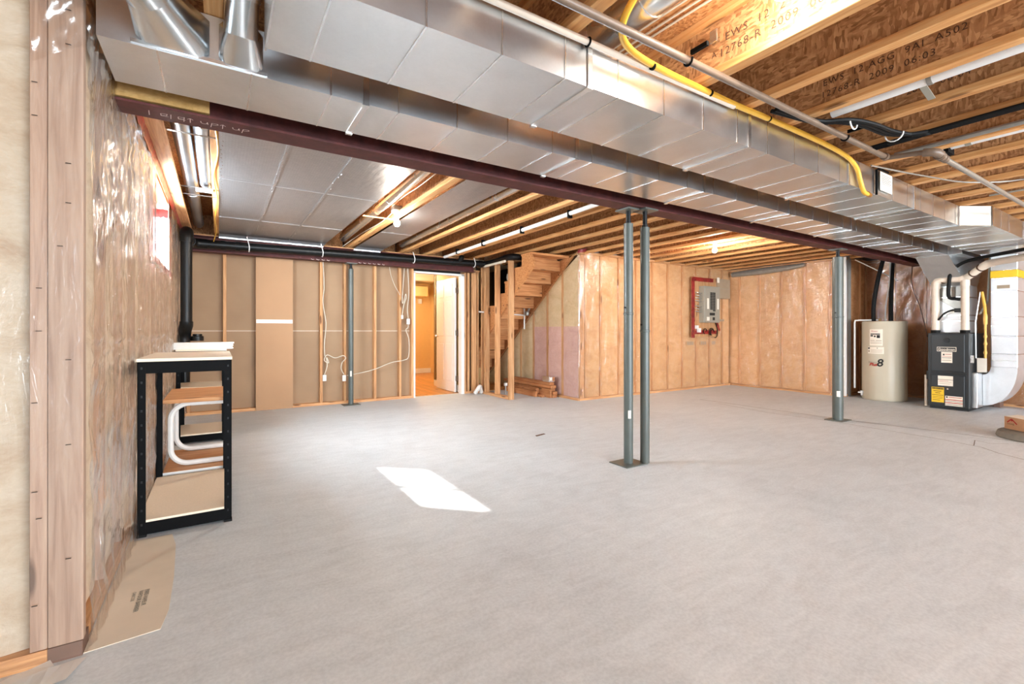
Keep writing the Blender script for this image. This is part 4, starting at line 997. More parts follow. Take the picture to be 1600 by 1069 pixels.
MB().tube([(-0.16, 6.87, 2.165), (3.72, 6.87, 2.215)], R_, 18).build('pipe', 'black_abs', ab, smooth=True)
for q, zz in ((0.02, 2.167), (0.18, 2.169), (3.2, 2.208), (3.70, 2.215)): MB().tube([(q, 6.87, zz), (q + 0.05, 6.87, zz)], R_ + 0.007, 18).build('coupling', 'black_abs', ab, smooth=True)
MB().tube([(3.32, 6.87, 2.21), (3.34, 6.82, 2.26), (3.34, 6.79, 2.31)], R_ * .8, 14).build('wye_fitting', 'black_abs', ab, smooth=True)
MB().tube([(3.72, 6.87, 2.215), (3.82, 6.84, 2.225), (3.842, 6.72, 2.232), (3.845, 6.25, 2.246)], R_ * .8, 16).build('pipe', 'black_abs', ab, smooth=True)
MB().tube([(3.845, 6.28, 2.246), (3.85, 6.17, 2.247), (3.88, 6.10, 2.248), (3.98, 6.09, 2.249)], R_ * .95, 16).build('elbow', 'black_abs', ab, smooth=True)
MB().tube([(3.96, 6.09, 2.249), (4.58, 6.06, 2.252), (4.66, 6.02, 2.26), (4.70, 5.9, 2.285)], R_ * .8, 16).build('pipe', 'black_abs', ab, smooth=True)
MB().lathe([(0.06, 0), (0.06, 0.05), (0.045, 0.055), (0.045, 0.075), (0, 0.075)], (-0.20, 6.15, 0.98), 16).build('cleanout_plug', 'black_abs', ab, smooth=True)
for q in (0.33, 1.22, 2.55, 3.6):
    MB().tube(arc((q, 6.87, 2.167 + .0129 * q), R_ + .006, -PI * .25, PI, (0, 1, 0), (0, 0, -1), 12) + [(q - 0.03, 6.81, 2.298)], 0.006, 6).build('strap_hanger', 'white_plastic', ab)
MB().tube([(3.80, 6.9, 2.18), (3.80, 6.2, 2.185)], 0.02, 8).build('water_line', 'cable_white', ab)

# ---- outlets and cables on the far stud wall
def boxo(label, x, z, y=PY - 0.03, w_=0.05, h=0.09):
    t_ = thing('outlet_box', label, 'outlet', (x, y, z))
    B(x - w_ / 2, x + w_ / 2, y, y + 0.03, z - h / 2, z + h / 2).build('box_body', 'white_plastic', t_, bevel=0.003)
    B(x - .016, x + .016, y - .003, y, z - .03, z + .03).build('outlet_face', 'label_white', t_); return t_
boxo('white outlet box low on the stud right of the board strip', 1.305, 0.40); boxo('white outlet box beside the slim grey post', 1.575, 0.385, PY - 0.06)
boxo('white switch box beside the doorway', 2.575, 1.24); boxo('small box on the stud left of the switch box', 2.475, 1.31, PY - 0.02, 0.03, 0.06)
def cable(label, pts, r=0.006):
    o = MB().tube(smooth_path(pts, 6), r, 6).build('electrical_cable', 'cable_white', smooth=True); return tag(o, label, 'cable')
cable('white cable drooping down the stud right of the board strip', [(1.285, PY - .012, 2.1), (1.30, PY - .014, 1.75), (1.285, PY - .012, 1.5), (1.325, PY - .02, 1.2), (1.305, PY - .012, 0.9), (1.31, PY - .012, 0.72)])
cable('white cable looping between the two low outlet boxes', [(1.305, PY - .02, 0.45), (1.34, PY - .03, 0.58), (1.33, PY - .03, 0.70), (1.36, PY - .03, 0.62), (1.30, PY - .03, 0.66), (1.34, PY - .03, 0.735), (1.45, PY - .03, 0.69), (1.56, PY - .04, 0.72), (1.595, PY - .06, 0.68), (1.545, PY - .06, 0.62), (1.53, PY - .06, 0.53), (1.57, PY - .06, 0.44)])
cable('white cable sweeping from the grey post up to the switch box', [(1.62, PY - .02, 0.42), (1.85, PY - .02, 0.455), (2.05, PY - .02, 0.50), (2.3, PY - .02, 0.59), (2.5, PY - .02, 0.62), (2.58, PY - .02, 0.68), (2.585, PY - .02, 0.95), (2.535, PY - .02, 1.1), (2.57, PY - .02, 1.14), (2.575, PY - .02, 1.19)])
cable('white cable rising from the switch box past the door frame', [(2.575, PY - .02, 1.29), (2.56, PY - .02, 1.45), (2.585, PY - .02, 1.7), (2.565, PY - .02, 2.1)])
cable('white cable curling above the small box left of the door', [(2.475, PY - .015, 1.34), (2.5, PY - .02, 1.5), (2.54, PY - .02, 1.62), (2.53, PY - .02, 1.68), (2.5, PY - .02, 1.56), (2.475, PY - .02, 1.58), (2.51, PY - .02, 2.1)])
cable('dark thin cable slanting across the board left of the door', [(2.27, PY - .008, 2.1), (2.3, PY - .008, 1.95), (2.36, PY - .01, 1.8), (2.42, PY - .01, 1.7), (2.44, PY - .012, 1.66)], 0.004)
# ---- black boltless shelf units
def shelf_unit(label, x0, x1, y0, y1, tiers, H_, group='black shelf units by the left wall'):
    t_ = thing('shelf_unit', label, 'shelf', ((x0 + x1) / 2, (y0 + y1) / 2, 0), group)
    for (x, sx) in ((x0, 1), (x1, -1)):
        for (y, sy) in ((y0, 1), (y1, -1)):
            mb = MB(); a, b = sorted((x, x + sx * 0.036)); c, d = sorted((y, y + sy * 0.036))
            e_, f_ = sorted((y, y + sy * 0.003)); g_, h_ = sorted((x, x + sx * 0.003))
            mb.box(a, b, e_, f_, 0, H_); mb.box(g_, h_, c, d, 0, H_)
            lg = mb.build('upright', 'black_steel', t_)
            B(a - .002, b + .002, c - .002, d + .002, 0, 0.012).build('foot_cap', 'black_rubber', lg)
            hl = MB()
            for k in range(int(H_ / 0.075)):
                hl.box(a + .014, a + .022, y - .0008 if sy > 0 else y, y if sy > 0 else y + .0008, 0.06 + .075 * k, 0.072 + .075 * k)
            if sy > 0: o_ = hl.build('rivet_slot', 'screw_black', lg); o_['kind'] = 'stuff'
    for z in tiers:
        h = 0.063
        B(x0 + .03, x1 - .03, y0 + .001, y0 + .005, z - h - .012, z - .012).build('beam', 'black_steel', t_); B(x0 + .03, x1 - .03, y1 - .005, y1 - .001, z - h - .012, z - .012).build('beam', 'black_steel', t_)
        B(x0 + .001, x0 + .005, y0 + .03, y1 - .03, z - h - .012, z - .012).build('beam', 'black_steel', t_); B(x1 - .005, x1 - .001, y0 + .03, y1 - .03, z - h - .012, z - .012).build('beam', 'black_steel', t_)
        top = z > H_ - 0.02
        e = 0.003 if top else -0.004
        B(x0 - e, x1 + e, y0 - e, y1 + e, z - .012, z + .004 if top else z).build('shelf_board', 'particle', t_)
    return t_
shelf_unit('black-framed shelf unit with particle boards, nearest the camera by the left wall', -0.362, 0.062, 3.10, 3.97, (0.088, 0.938), 0.930, None)
shelf_unit('black-framed three-tier shelf unit at the back, under the stack of white trim boards', -0.345, 0.062, 5.42, 6.02, (0.09, 0.54, 0.905), 0.900, None)
# low table with two C-shaped legs
tb = thing('side_table', 'low oak-look table with white C-shaped legs between the two black shelf units', 'table', (-0.1, 4.6, 0))
B(-0.33, 0.06, 4.02, 4.76, 0.578, 0.606).build('tabletop', 'oak_board', tb, bevel=0.002)
lb_ = B(-0.33, 0.06, 4.02, 4.73, 0.075, 0.100).build('lower_board', 'oak_board', tb, bevel=0.002)
B(-0.33, 0.06, 4.017, 4.0205, 0.077, 0.098).build('edge_band', 'white_melamine', lb_)
for y in (4.15, 4.64):
    pts = [(0.05, y, 0.557)] + arc((-0.185, y, 0.447), 0.11, PI / 2, PI, (1, 0, 0), (0, 0, 1), 8) + arc((-0.185, y, 0.230), 0.11, PI, PI * 1.5, (1, 0, 0), (0, 0, 1), 8) + [(0.05, y, 0.120)]
    MB().tube(pts, 0.019, 8).build('leg', 'white_melamine', tb, smooth=True)
for (x, y) in ((-.28, 4.08), (.02, 4.08), (-.28, 4.68), (.02, 4.68)): MB().lathe([(0, 0), (.03, 0), (.03, .075), (0, .075)], (x, y, 0), 12).build('foot', 'black_rubber', tb)
first = None; rnd = random.Random(11)
for lay in range(5):
    for k in range(3):
        pos = Vector((-0.13 + rnd.uniform(-.012, .012) + (0.02 if lay > 3 else 0), 5.475 + 0.072 * k + rnd.uniform(-.004, .004), 0.909 + 0.0132 * lay))
        if first is None:
            first = B(-0.245, 0.245, -0.034, 0.034, 0, 0.0125).build('trim_board', 'white_paint', origin=(0, 0, 0), bevel=0.002); o = first
            tag(o, 'white trim board in the stack on top of the back shelf unit', 'board', 'white trim boards on the back shelf')
        else: o = first.copy(); C.objects.link(o)
        o.location = pos

# ---- stairs seen from below
stc = thing('staircase', 'wooden staircase seen from underneath, rising behind the open studs', 'stairs', (4.3, 7.0, 0))
def yc_(k): return 7.43 - (0.19 * k - 0.05 - 0.93) / 0.766
for x0, drop in ((3.97, 0.2), (4.714, 0.006)):
    up = []
    for k in range(1, 13):
        yk = yc_(k)
        if 0.19 * k < 2.3: up += [(yk + 0.248, 0.19 * k - 0.03), (yk, 0.19 * k - 0.03)]
    lo = [(5.66 - .02, 2.28 - drop), (8.40, max(0.0, zline(8.40) - drop)), (8.55, 0.0), (8.62, 0.0)]
    MB().prism(lo + up, 'x', x0, x0 + 0.034).build('stringer', 'stair_wood', stc)
for k in range(1, 13):
    yk = yc_(k)
    if 0.19 * k < 2.3:
        B(3.972, 4.708, yk - 0.005, yk + 0.275, 0.19 * k - 0.03, 0.19 * k).build('tread', 'stair_wood', stc)
        if k < 12: B(3.972, 4.708, yk - 0.018, yk + 0.0, 0.19 * k - 0.03, 0.19 * (k + 1) - 0.03).build('riser', 'stair_wood', stc)
wpipe = thing('water_line', 'white water pipe crossing under the stairs with a grey valve', 'pipe', (4.3, 7.0, 1.38))
MB().tube([(3.8, 7.07, 1.42), (4.66, 6.93, 1.37)], 0.013, 8).build('pipe', 'white_plastic', wpipe, smooth=True)
MB().tube([(4.655, 6.93, 1.12), (4.655, 6.93, 1.62)], 0.013, 8).build('pipe', 'white_plastic', wpipe, smooth=True)
MB().lathe([(0, -.04), (.035, -.035), (.04, 0), (.035, .035), (0, .04)], (4.64, 6.82, 1.40), 12).build('valve', 'tape_grey', wpipe, smooth=True)
MB().tube([(4.64, 6.82, 1.40), (4.64, 6.74, 1.50)], 0.02, 8).build('valve_handle', 'tape_grey', wpipe)
dsw = thing('metal_box', 'grey oval metal box hanging at the top of the stair studs', 'box', (3.98, 6.34, 1.98))
MB().lathe([(0, -.06), (.035, -.05), (.045, 0), (.035, .05), (0, .06)], (3.975, 6.36, 1.96), 12).build('box_body', 'tape_grey', dsw, smooth=True)
MB().tube(smooth_path([(3.93, 6.3, 2.2), (3.965, 6.33, 2.1), (3.975, 6.36, 2.02)], 4), 0.008, 6).build('box_cable', 'cable_white', dsw)
# lumber stacked on the floor under the stairs
LB = [  # x0, x1, y0, y1, z0, z1, label
    (4.53, 4.57, 6.00, 7.35, 0.0, 0.14, 'wide plank on edge at the bottom of the lumber pile'),
    (4.575, 4.66, 5.98, 7.4, 0.0, 0.05, 'flat plank at the floor behind the lumber pile'),
    (4.58, 4.66, 5.97, 7.3, 0.052, 0.10, 'second plank up in the lumber pile by the insulated wall'),
    (4.57, 4.65, 6.02, 7.35, 0.102, 0.15, 'third plank up in the lumber pile by the insulated wall'),
    (4.54, 4.65, 5.99, 7.45, 0.152, 0.20, 'upper thick plank of the lumber pile'),
    (4.55, 4.64, 6.03, 7.30, 0.202, 0.25, 'topmost plank of the lumber pile under the white box'),
    (4.40, 4.44, 6.22, 7.20, 0.0, 0.09, 'loose stud with a pale cut end in front of the lumber pile'),
    (4.45, 4.515, 6.12, 7.28, 0.0, 0.04, 'low stud lying between the loose stud and the pile'),
    (4.45, 4.52, 6.28, 7.10, 0.042, 0.13, 'short stud with a bright cut end on the low stud')]
for (x0, x1, y0, y1, z0, z1, lab) in LB:
    o = B(x0, x1, y0, y1, z0, z1).build('lumber_plank', 'lumber', bevel=0.003, origin=((x0 + x1) / 2, (y0 + y1) / 2, z0)); tag(o, lab, 'plank', 'lumber under the stairs')
eb = thing('electrical_box', 'white metal box sitting on top of the lumber pile', 'box', (4.6, 6.1, 0.25))
B(4.53, 4.65, 6.02, 6.2, 0.251, 0.345).build('box_body', 'chrome', eb, bevel=0.004); B(4.545, 4.585, 6.016, 6.02, 0.28, 0.33).build('box_label', 'label_white', eb); B(4.60, 4.64, 6.016, 6.02, 0.262, 0.335).build('box_cover', 'lumber', eb)
o = MB().tube(smooth_path([(3.72, 7.05, 0.02), (3.75, 7.0, 0.10), (3.80, 7.02, 0.13), (3.84, 7.05, 0.02)], 4), 0.035, 8).build('film_scrap', 'white_plastic', smooth=True); tag(o, 'crumpled scrap of pale plastic at the foot of the studs right of the door', 'scrap')
sp = thing('floor_stub', 'short grey pipe stub standing behind the front stair post', 'pipe', (4.15, 6.75, 0))
MB().tube([(4.15, 6.75, 0), (4.15, 6.75, 0.16)], 0.012, 8).build('pipe', 'tape_grey', sp); MB().lathe([(0, 0), (.03, 0), (.03, .05), (0, .05)], (4.15, 6.75, 0.15), 10).build('pipe_cap', 'white_plastic', sp)

# ---- electrical panel
ep = thing('breaker_box', 'grey breaker panel framed by red tape on the far insulated wall', 'panel', (7.9, 5.45, 1.5))
B(7.42, 8.25, 5.475, 5.487, 0.98, 2.10).build('backing_board', 'stud_z', ep)
B(7.64, 8.13, 5.365, 5.475, 1.245, 1.93).build('cabinet', 'panel_grey', ep, bevel=0.004)
dr_ = B(7.665, 8.105, 5.357, 5.366, 1.26, 1.915).build('cover', 'panel_grey', ep, bevel=0.002)
for r_ in range(12):
    for c_ in range(2):
        if r_ > 10 and c_ == 0: continue
        B(7.815 + .085 * c_, 7.885 + .085 * c_, 5.350, 5.357, 1.79 - .03 * r_, 1.813 - .03 * r_).build('breaker', 'ink_black', dr_)
B(7.72, 7.775, 5.354, 5.357, 1.50, 1.70).build('panel_label', 'label_white', dr_); B(8.03, 8.08, 5.354, 5.357, 1.50, 1.70).build('panel_label', 'label_white', dr_); B(7.71, 7.79, 5.354, 5.357, 1.28, 1.35).build('panel_label', 'label_white', dr_); B(7.89, 7.95, 5.35, 5.357, 1.29, 1.345).build('main_breaker', 'ink_black', dr_)
B(7.80, 7.95, 5.35, 5.357, 1.38, 1.43).build('main_breaker', 'ink_black', dr_)
for k in range(7):
    z = 1.79 - .05 * k - (.05 if k > 3 else 0)
    MB().tube([(7.53, 5.47, z + .02), (7.56, 5.43, z + .01), (7.60, 5.42, z), (7.64, 5.42, z)], 0.010, 6).build('cable_clamp', 'tape_grey', ep)
tp = MB(); ragged(tp, (7.40, 5.462, 0.96), (0, 0, 1.12), (0.10, 0, 0), 24, 91, .004); ragged(tp, (7.44, 5.458, 2.02), (0.62, 0, 0), (0, 0, 0.075), 14, 92, .004); ragged(tp, (7.45, 5.46, 1.03), (0.72, 0, 0), (0, 0, 0.07), 14, 93, .004); ragged(tp, (8.15, 5.46, 1.25), (0.09, 0, -0.17), (0.05, 0, 0.02), 6, 94, .01)
tp.build('sealing_tape', 'red_tape', ep)
B(7.50, 7.56, 5.42, 5.46, 1.13, 1.19).build('small_box', 'white_plastic', ep); B(7.56, 7.63, 5.42, 5.46, 1.06, 1.14).build('small_box', 'white_plastic', ep)
for (xc, zc, rr) in ((7.78, 1.08, .05), (7.98, 1.07, .07), (8.0, 1.06, .055)):
    MB().tube(arc((xc, 5.44, zc), rr, 0, PI * 1.4, (1, 0, 0), (0, 0, 1), 12), 0.008, 6).build('cable_coil', 'black_rubber', ep)
MB().tube(smooth_path([(8.1, 5.44, 1.25), (8.16, 5.44, 1.1), (8.14, 5.44, 0.98), (8.08, 5.44, 0.96)], 4), 0.009, 6).build('cable', 'black_rubber', ep)
B(8.13, 8.38, 5.44, 5.475, 1.275, 1.315).build('conduit_stub', 'panel_tan', ep)
ub = thing('utility_board', 'tan metal box cover to the right of the breaker panel', 'panel', (8.36, 5.46, 1.75))
B(8.17, 8.565, 5.43, 5.487, 1.72, 2.10).build('cover', 'panel_tan', ub, bevel=0.003); B(8.165, 8.57, 5.428, 5.43, 1.905, 1.912).build('cover_seam', 'panel_grey', ub); B(8.135, 8.20, 5.42, 5.43, 2.02, 2.12).build('tape_piece', 'label_white', ub)
for (x0, x1) in ((7.30, 7.50), (7.70, 7.88), (8.05, 8.16)):
    mb = MB()
    for k in range(3):
        for q in range(3):
            a = x0 + (x1 - x0) * q / 3; mb.box(a, a + (x1 - x0) * .26, 5.480, 5.481, 0.83 + .022 * k, 0.842 + .022 * k)
    o = mb.build('film_print', 'panel_grey', wfar)

# ---- water heater
HX, HY, HR = 8.93, 3.04, 0.286
ht = thing('water_heater', 'beige cylindrical water heater in the alcove left of the furnace', 'heater', (HX, HY, 0))
MB().lathe([(0, 0.0), (HR - .02, 0.0), (HR - .02, 0.012), (HR, 0.014), (HR, 1.222), (HR - .006, 1.236), (HR - .03, 1.240), (0, 1.243)], (HX, HY, 0), 48).build('tank', 'heater_beige', ht, smooth=True)
PH = 3.472
def hpatch(name, s0, s1, z0, z1, mat, off=0.0015, parent=None):
    a0, a1 = PH + math.asin(s0), PH + math.asin(s1); n = 8; vs = []
    for k in range(n + 1):
        a = a0 + (a1 - a0) * k / n
        for rr in (HR - .001, HR + off):
            vs += [(HX + rr * math.cos(a), HY + rr * math.sin(a), z0), (HX + rr * math.cos(a), HY + rr * math.sin(a), z1)]
    fs = []
    for k in range(n):
        b = 4 * k; fs += [(b + 2, b + 6, b + 7, b + 3), (b + 3, b + 7, b + 5, b + 1), (b, b + 4, b + 6, b + 2)]
    fs += [(0, 2, 3, 1), (4 * n, 4 * n + 1, 4 * n + 3, 4 * n + 2)]
    return MB().add(vs, fs).build(name, mat, parent or ht)
def hz(py): return 1.237 - (py - 85) * 1.237 / 930
def hs(px_): return (px_ - 349) / 270.0
l1 = hpatch('paper_label', hs(180), hs(332), hz(370), hz(178), 'label_white')
l2 = hpatch('paper_label', hs(160), hs(345), hz(465), hz(385), 'label_white')
for (a, b, z0, z1) in ((190, 300, 240, 228), (190, 220, 262, 245), (230, 250, 270, 250), (262, 300, 280, 245), (190, 240, 312, 306), (190, 320, 330, 326), (190, 320, 345, 341), (250, 320, 312, 306)):
    hpatch('label_print', hs(a), hs(b), hz(z0), hz(z1), 'ink_black' if z0 < 300 else 'panel_tan', 0.002, l1)
for (a, b, z0, z1) in ((162, 182, 410, 392), (165, 180, 445, 425), (262, 274, 402, 394), (195, 330, 420, 417), (195, 330, 434, 431), (195, 330, 448, 445)):
    hpatch('label_print', hs(a), hs(b), hz(z0), hz(z1), 'ink_black' if z1 < 400 else 'panel_tan', 0.002, l2)
hpatch('access_cover', hs(180), hs(332), hz(922), hz(718), 'heater_beige', 0.006)
def htext(s, px_, py, size, mat, parent, shear=0.0, thick=0.0):
    a = PH + math.asin(hs(px_)); p = (HX + (HR + .006) * math.cos(a), HY + (HR + .006) * math.sin(a), hz(py))
    return text('printed_text', s, size, p, (-math.sin(a), math.cos(a), 0), (0, 0, 1), mat, parent, align='CENTER', shear=shear, thick=thick)
htext('Rheem', 238, 207, 0.030, 'ink_red', l1)
htext('Rheem', 215, 575, 0.042, 'panel_grey', ht, 0.2); htext('Plus', 222, 607, 0.066, 'ink_red', ht, 0.3, 0.002); htext('8', 297, 610, 0.165, 'ink_black', ht, 0.15, 0.003)
MB().lathe([(0, -.03), (.014, -.03), (.014, .03), (.02, .03), (.02, .045), (0, .045)], (HX - .2, HY + .23, 0.085), 10).build('drain_valve', 'white_plastic', ht)
MB().tube([(HX - .17, HY + .20, 0.10), (HX - .215, HY + .275, 0.10)], 0.012, 8).build('drain_valve', 'white_plastic', ht)
MB().tube([(8.95, 3.10, 1.262), (8.80, 3.33, 1.262), (8.765, 3.375, 1.255), (8.762, 3.38, 1.22), (8.762, 3.38, 0.16)], 0.013, 10).build('overflow_pipe', 'white_plastic', ht, smooth=True)
MB().tube(smooth_path([(8.90, 3.17, 1.24), (8.90, 3.17, 1.5), (8.94, 3.13, 1.9), (9.0, 3.08, 2.22), (9.01, 3.07, 2.29)], 5), 0.030, 12).build('insulated_pipe', 'black_rubber', ht, smooth=True)
MB().tube(smooth_path([(8.98, 2.97, 1.24), (8.98, 2.97, 1.6), (8.99, 2.96, 2.0), (9.0, 2.95, 2.29)], 5), 0.030, 12).build('insulated_pipe', 'black_rubber', ht, smooth=True)
MB().tube(smooth_path([(8.75, 2.95, 1.09), (8.76, 2.96, 1.14), (8.79, 2.98, 1.27), (8.85, 2.99, 1.5), (8.90, 2.97, 1.8), (8.92, 2.95, 2.2), (8.93, 2.9, 2.29)], 5), 0.010, 8).build('armoured_cable', 'panel_grey', ht, smooth=True)
MB().tube([(8.73, 2.92, 1.05), (8.735, 2.925, 1.13)], 0.016, 8).build('cable_elbow', 'tape_grey', ht)
MB().tube([(8.93, 3.10, 1.243), (8.93, 3.10, 1.285)], 0.018, 8).build('relief_valve', 'brass', ht)
o = MB().tube([(8.7, 3.35, 2.24), (9.2, 2.95, 1.9)], 0.008, 6).build('white_cable', 'cable_white'); tag(o, 'white cable slanting across the black pipes above the water heater', 'cable')

# ---- furnace
FX = 8.50
fn = thing('furnace', 'dark grey furnace with paper labels beside the water heater', 'furnace', (8.85, 2.17, 0))
B(FX + .004, 9.18, 1.955, 2.385, 0.035, 1.058).build('cabinet', 'furnace_grey', fn, bevel=0.006)
B(FX + .03, 9.15, 1.97, 2.37, 0.0, 0.035).build('base_stand', 'furnace_dark', fn)
def FY(px_): return 2.385 - 0.43 * (px_ - 85) / 485
def FZ(py): return 1.06 - (py - 95) * 1.03 / 875
def fpanel(name, a, b, c, d, mat, t_, parent=None, bevel=0.0):
    return B(FX - t_, FX + .006, FY(b), FY(a), FZ(d), FZ(c)).build(name, mat, parent or fn, bevel=bevel)
up_ = fpanel('door_panel', 128, 520, 112, 548, 'furnace_grey', 0.012, bevel=0.005); lo_ = fpanel('door_panel', 128, 520, 592, 945, 'furnace_grey', 0.012, bevel=0.005)
fpanel('gap_strip', 120, 530, 556, 584, 'furnace_dark', 0.003)
MB().lathe([(0, -.014), (.03, -.014), (.034, -.004), (.034, 0)], (FX - .0125, FY(318), FZ(180)), 16, 'x').build('vent_cap', 'furnace_dark', up_)
bd = fpanel('badge', 200, 428, 260, 312, 'label_white', 0.0145, up_, 0.001); fpanel('badge_face', 206, 422, 266, 306, 'furnace_dark', 0.0155, bd)
text('badge_text', 'Goodman', 0.044, (FX - .0165, FY(314), FZ(300)), (0, -1, 0), (0, 0, 1), 'label_white', bd, align='CENTER', thick=0.0008)
def flabel(a, b, c, d, mat, lines, parent, t_=0.0135):
    l_ = fpanel('paper_label', a, b, c, d, mat, t_, parent); 
    for (q0, q1, r0, r1, m_) in lines: fpanel('label_print', a + (b - a) * q0, a + (b - a) * q1, c + (d - c) * r0, c + (d - c) * r1, m_, t_ + .0008, l_)
    return l_
flabel(252, 382, 318, 444, 'label_white', [(.15, .3, .18, .32, 'ink_black'), (.35, .9, .2, .25, 'ink_red'), (.05, .95, .4, .43, 'ink_red'), (.05, .95, .52, .56, 'ink_black'), (.05, .8, .66, .68, 'panel_tan'), (.05, .9, .78, .81, 'ink_brown')], up_)
flabel(212, 390, 600, 716, 'label_white', [(.0, 1, .36, .40, 'ink_brown'), (.08, .7, .5, .53, 'ink_red'), (.08, .9, .62, .65, 'panel_tan'), (.08, .8, .78, .81, 'panel_tan')], lo_)
yl = flabel(135, 285, 738, 916, 'label_yellow', [(.05, .95, .03, .15, 'ink_black'), (.15, .8, .24, .28, 'ink_brown'), (.3, .7, .36, .4, 'ink_brown'), (.05, .95, .5, .53, 'ink_brown'), (.1, .9, .62, .64, 'ink_brown'), (.1, .9, .72, .74, 'ink_brown'), (.1, .7, .84, .87, 'ink_brown')], lo_)
text('label_text', 'ENERGUIDE', 0.021, (FX - .0152, FY(210), FZ(763)), (0, -1, 0), (0, 0, 1), 'label_yellow', yl, align='CENTER')
flabel(298, 500, 832, 945, 'label_white', [(.05, .15, .05, .2, 'ink_black'), (.2, .95, .1, .16, 'ink_red'), (.0, 1, .34, .42, 'ink_red'), (0, 1, .52, .56, 'ink_black'), (0, 1, .66, .74, 'ink_red'), (0, 1, .86, .9, 'ink_brown')], lo_)
MB().lathe([(0, -.010), (.010, -.006), (.012, 0)], (FX - .012, FY(328), FZ(750)), 12, 'x').build('knob', 'chrome', lo_)
B(8.60, 9.12, 1.90, 1.955, 0.05, 0.52).build('filter_rack', 'galvanised', fn, bevel=0.003)
MB().tube([(8.58, 2.321, 1.058), (8.58, 2.321, 1.10)], 0.052, 16).build('pipe_collar', 'black_rubber', fn); MB().tube([(8.58, 2.015, 1.058), (8.58, 2.015, 1.10)], 0.052, 16).build('pipe_collar', 'black_rubber', fn)
MB().tube([(8.56, 2.42, 0.02), (8.56, 2.42, 0.46)], 0.018, 10).build('condensate_pipe', 'pvc', fn)
B(8.54, 8.60, 2.385, 2.41, 0.40, 0.52).build('condensate_trap', 'furnace_dark', fn)
B(8.50, 8.53, 1.915, 1.945, 0.66, 0.76).build('gas_cock', 'chrome', fn); 
pv = thing('vent_pipe', 'pale plastic vent pipes rising from the furnace and turning off to the right', 'pipe', (8.58, 2.2, 1.1))
def pvc(name, pts, r=0.044): return MB().tube(pts, r, 16).build(name, 'pvc', pv, smooth=True)
pvc('pipe', [(8.58, 2.321, 1.09), (8.58, 2.321, 1.72)]); pvc('pipe', [(8.58, 2.015, 1.09), (8.58, 2.015, 1.72)])
pvc('elbow', [(8.58, 2.321, 1.68)] + arc((8.58, 2.26, 1.74), 0.06, PI, PI / 2, (0, 1, 0), (0, 0, 1), 6)[::1] if False else [(8.58, 2.321, 1.68), (8.58, 2.318, 1.76), (8.58, 2.30, 1.79), (8.58, 2.25, 1.80)], 0.050)
pvc('pipe', [(8.58, 2.27, 1.80), (8.58, 2.0, 1.80)])
pvc('tee', [(8.58, 2.06, 1.80), (8.58, 1.98, 1.81)], 0.050); pvc('tee', [(8.58, 2.015, 1.70), (8.58, 2.015, 1.78)], 0.050)
pvc('pipe', [(8.57, 2.0, 1.81), (8.50, 1.80, 1.955)])
pvc('elbow', [(8.51, 1.83, 1.935), (8.49, 1.77, 1.968), (8.47, 1.72, 1.972)], 0.050)
pvc('pipe', [(8.48, 1.75, 1.972), (8.15, 1.30, 1.985), (7.4, 0.3, 2.0), (6.6, -0.8, 2.02)])
for p in ((8.58, 2.24, 1.80), (8.545, 1.93, 1.862), (8.515, 1.845, 1.925)):
    MB().tube([(p[0] + .006, p[1] + .006, p[2] - .003), (p[0] - .006, p[1] - .006, p[2] + .003)], 0.0525, 16).build('glue_ring', 'ink_brown', pv, smooth=True)
bh = MB().tube(smooth_path([(8.56, 2.06, 1.52), (8.55, 2.10, 1.53), (8.54, 2.17, 1.56), (8.54, 2.17, 1.75), (8.52, 2.14, 1.90), (8.46, 2.02, 2.0), (8.40, 1.85, 2.04), (8.15, 1.45, 2.06), (7.7, 0.8, 2.08), (7.0, -0.2, 2.1)], 5), 0.022, 12).build('black_hose', 'black_rubber', smooth=True)
tag(bh, 'black insulated refrigerant hose looping over the furnace vent pipes', 'hose')
dh = thing('drain_hose', 'black drain tube from the plenum to the left vent pipe', 'hose', (8.6, 2.2, 1.3))
MB().tube(smooth_path([(8.60, 2.06, 1.37), (8.57, 2.14, 1.375), (8.545, 2.22, 1.33), (8.55, 2.285, 1.24)], 5), 0.012, 8).build('tube', 'black_rubber', dh, smooth=True); B(8.56, 8.615, 2.05, 2.12, 1.345, 1.40).build('fitting', 'furnace_dark', dh)
tw = MB().tube(smooth_path([(8.62, 2.42, 1.0), (8.63, 2.5, 1.4), (8.64, 2.6, 1.75), (8.7, 2.62, 2.05)], 5), 0.007, 6).build('thermostat_wire', 'ink_brown', smooth=True); tag(tw, 'thin dark wire running up beside the furnace to the beam', 'wire')
# white foil-wrapped return duct with a swept elbow into the furnace side
rd_ = thing('wrapped_duct', 'white foil-wrapped return duct right of the furnace, curving into its side', 'duct', (9.0, 1.7, 0))
X0, X1 = 8.83, 9.30
zz = [0.60, 0.78, 1.02, 1.28, 1.62, 1.80, 1.90, 2.11]
for i, (a, b) in enumerate(zip(zz[:-1], zz[1:])):
    mat = 'yellow_tape' if i == 5 else 'foil_white'
    e_ = 0.006 if i == 5 else 0.0
    B(X0 - e_, X1 + e_, 1.57 - e_, 1.82 + e_, a, b - 0.004).build('duct_wrap' if i != 5 else 'yellow_band', mat, rd_, bevel=0.008)
    B(X0 + .004, X1 - .004, 1.574, 1.816, b - .006, b).build('wrap_seam', 'foil_tape', rd_)
mb = MB(); n = 12; vs = []
for k in range(n + 1):
    a = PI / 2 * k / n
    yo, zo = 1.897 - 0.327 * math.cos(a), 0.60 - 0.53 * math.sin(a)
    yi, zi = 1.897 - 0.077 * math.cos(a), 0.60 - 0.11 * math.sin(a)
    w1 = 0.004 * nz(k * .7, 1, 95)
    vs += [(X0 + w1, yo, zo), (X1, yo, zo), (X1, yi, zi), (X0 + w1, yi, zi)]
